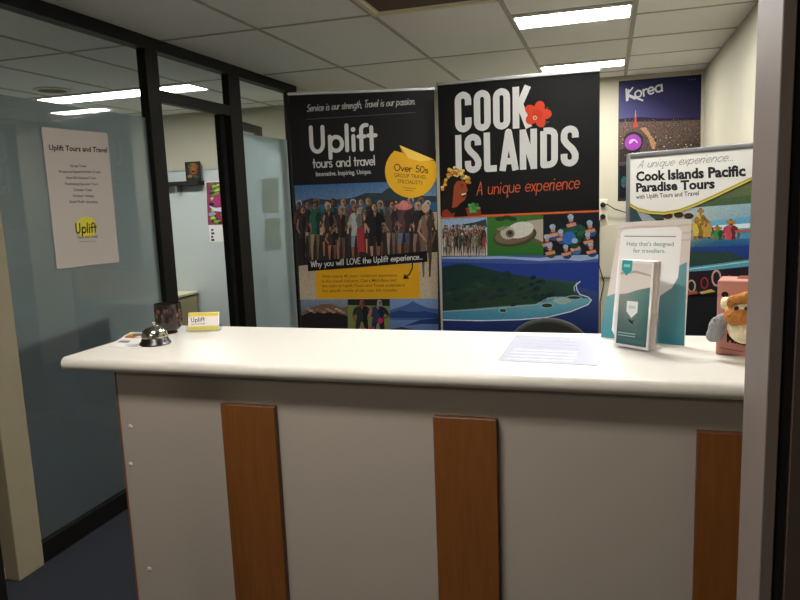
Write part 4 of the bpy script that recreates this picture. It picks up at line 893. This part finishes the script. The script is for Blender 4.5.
for i in range(90):
    f_ = rnd.random(); y = 184 + 40 * rnd.random(); x = 210 + 22 * rnd.random() ** 1.6
    P.ell(x + 1.5 + (y - 186) * .04, y, rnd.uniform(1.5, 3.4), rnd.uniform(.8, 1.6), rnd.choice([(156, 190, 60), (120, 160, 50), (176, 206, 90), (90, 120, 50), (40, 60, 30)]), 1.4 + i * .01, 8, rot=-8)
P.ell(219, 200, 7, 6, (164, 60, 110), 2); P.ell(223, 214, 7, 7, (150, 46, 84), 2)
P.poly([(209, 206), (216, 208), (228, 206), (226, 212), (214, 211)], (206, 212, 222), 2.4); P.poly([(208.5, 213), (214, 212), (220, 215), (209, 216)], (150, 156, 176), 2.4); P.ell(212, 204, 3, 1.5, (30, 30, 40), 2.6)
P.done('calendar_picture', t)
P = Print(Plane((0, YB - .004, 0), (0, 1, 0)))
for k, y in enumerate((229, 232.4, 235.8, 239)): P.poly([(211.2, y), (213.4 + (k % 2), y - .1), (213.4 + (k % 2), y + 2), (211.3, y + 2.1)], (60, 60, 66), 1)
P.done('calendar_print', t)
XC = -3.905
t = empty('filing_cabinet', (-4.18, 5.42, 0), 'beige drawer cabinet with cream top in the office', 'cabinet')
b = NB(); box(b, (-4.45, 5.02, 0), (XC - .022, 5.83, .64), bev=.002, seg=1); link('body', b, 'cabinet', t)
b = NB(); box(b, (-4.46, 5.0, .655), (XC, 5.845, .68), bev=.003, seg=1); link('cabinet_top', b, 'cabtop', t)
b = NB(); box(b, (-4.44, 5.03, .6402), (XC - .03, 5.82, .6548)); link('shadow_gap', b, 'matt', t)
for z0, z1 in ((.33, .63), (.03, .31)):
    b = NB(); box(b, (XC - .0218, 5.03, z0), (XC - .002, 5.82, z1), bev=.002, seg=1); d_ = link('drawer', b, 'cabinet', t)
    b = NB(); box(b, (XC - .0018, 5.30, z1 - .05), (XC + .016, 5.52, z1 - .03), bev=.003); link('drawer_handle', b, 'matt', d_)
# low navy screen behind the frosted pane
t = empty('desk_screen', (-2.4, 2.5, 0), 'low navy blue desk screen standing behind the frosted glass', 'desk screen')
b = NB(); zt = .975; r_ = .03
pr = [(2.19, .02), (2.762, .02), (2.762, zt + .012 - r_)] + [(2.762 - r_ + r_ * math.cos(R(a)), zt + .012 - r_ + r_ * math.sin(R(a))) for a in (15, 30, 45, 60, 75, 90)] + [(2.19, .945)]
prism(b, [(-2.366, y, z) for y, z in pr], (-.03, 0, 0)); link('screen_panel', b, 'navy', t)
b = NB(); box(b, (-2.45, 2.24, 0), (-2.362, 2.28, .0195)); link('foot', b, 'black', t)
b = NB(); box(b, (-2.45, 2.66, 0), (-2.362, 2.70, .0195)); link('foot', b, 'black', t)

# ------------------------------------------------------------------ paper notices on the glass
PG = Plane((XP + .0035, 0, 0), (1, 0, 0)); P = Print(PG)
t = empty('paper_notice', (XP + .0036, 2.65, 1.25), 'large white paper notice on the frosted glass reading Uplift Tours and Travel', 'notice')
b = NB(); qs = [PG.at(*q, .0003) for q in ((57, 269), (119, 262), (107, 133), (41, 127))]; prism(b, qs, (.0006, 0, 0)); link('paper_sheet', b, 'notice', t)
P = Print(Plane((XP + .0045, 0, 0), (1, 0, 0)))
typeset(P, 'Uplift Tours and Travel', (49, 150), (107, 152.5), (48.7, 144.3), (26, 26, 28), 1, bold=.022)
for s_, x0, x1, y in (('Group Travel', 70.2, 86, 167), ('Private and Special Interest Groups', 59, 100.5, 172.8), ("Over 50's Escorted Tours", 66, 96, 179), ('Fundraising Exposure Tours', 65.2, 97.8, 185), ('Christian Travel', 73.5, 91.8, 191), ('Volunteer Holidays', 72.5, 94, 196.9), ('South Pacific Specialists', 69.5, 97.7, 202.8)):
    typeset(P, s_, (x0, y), (x1, y + .2), (x0 - .05, y - 2.7), (50, 50, 54), 1, bold=.012)
P.done('notice_text', t); P = Print(Plane((XP + .0045, 0, 0), (1, 0, 0)))
P.ell(86.5, 227, 10.5, 10.5, (206, 196, 66), 1, 24)
lettering(P, 'Uplift', (75.8, 233.5), (96.5, 232.2), (75.3, 223.8), .17, (28, 28, 30), 2)
lettering(P, 'tours and travel', (77.5, 238.6), (97.5, 237.6), (77.3, 235.6), .14, (60, 60, 60), 2)
typeset(P, 'innovative. inspiring. unique.', (78.5, 242.4), (96.5, 241.4), (78.4, 240.8), (90, 90, 90), 2)
P.done('notice_logo', t)
PG2 = Plane((XP - .0062, 0, 0), (1, 0, 0))
for q, lb in ((((261.5, 178.5), (278, 178), (279, 212), (262, 213)), 'upper of two pale sheets taped behind the frosted glass next to the left banner'), (((264, 219), (279.5, 217.5), (281, 249), (265.5, 251)), 'lower of two pale sheets taped behind the frosted glass next to the left banner')):
    b = NB(); prism(b, [PG2.at(*p) for p in q], (-.0006, 0, 0)); setp(link('taped_sheet', b, 'sheet'), lb, 'paper sheet', 'sheets taped behind the frosted glass')

# ------------------------------------------------------------------ world and view
w = bpy.data.worlds.new('world'); bpy.context.scene.world = w; w.use_nodes = True
w.node_tree.nodes['Background'].inputs[0].default_value = (.5, .5, .5, 1); w.node_tree.nodes['Background'].inputs[1].default_value = .0
vs = bpy.context.scene.view_settings; bpy.context.scene.display_settings.display_device = 'sRGB'
vs.view_transform = 'Standard'; vs.look = 'None'; vs.gamma = 1; vs.use_curve_mapping = False; vs.exposure = 2.25
cy = bpy.context.scene.cycles; cy.max_bounces = 10; cy.diffuse_bounces = 6; cy.transparent_max_bounces = 16; cy.use_denoising = True; cy.sample_clamp_indirect = 6; cy.caustics_reflective = False; cy.caustics_refractive = False
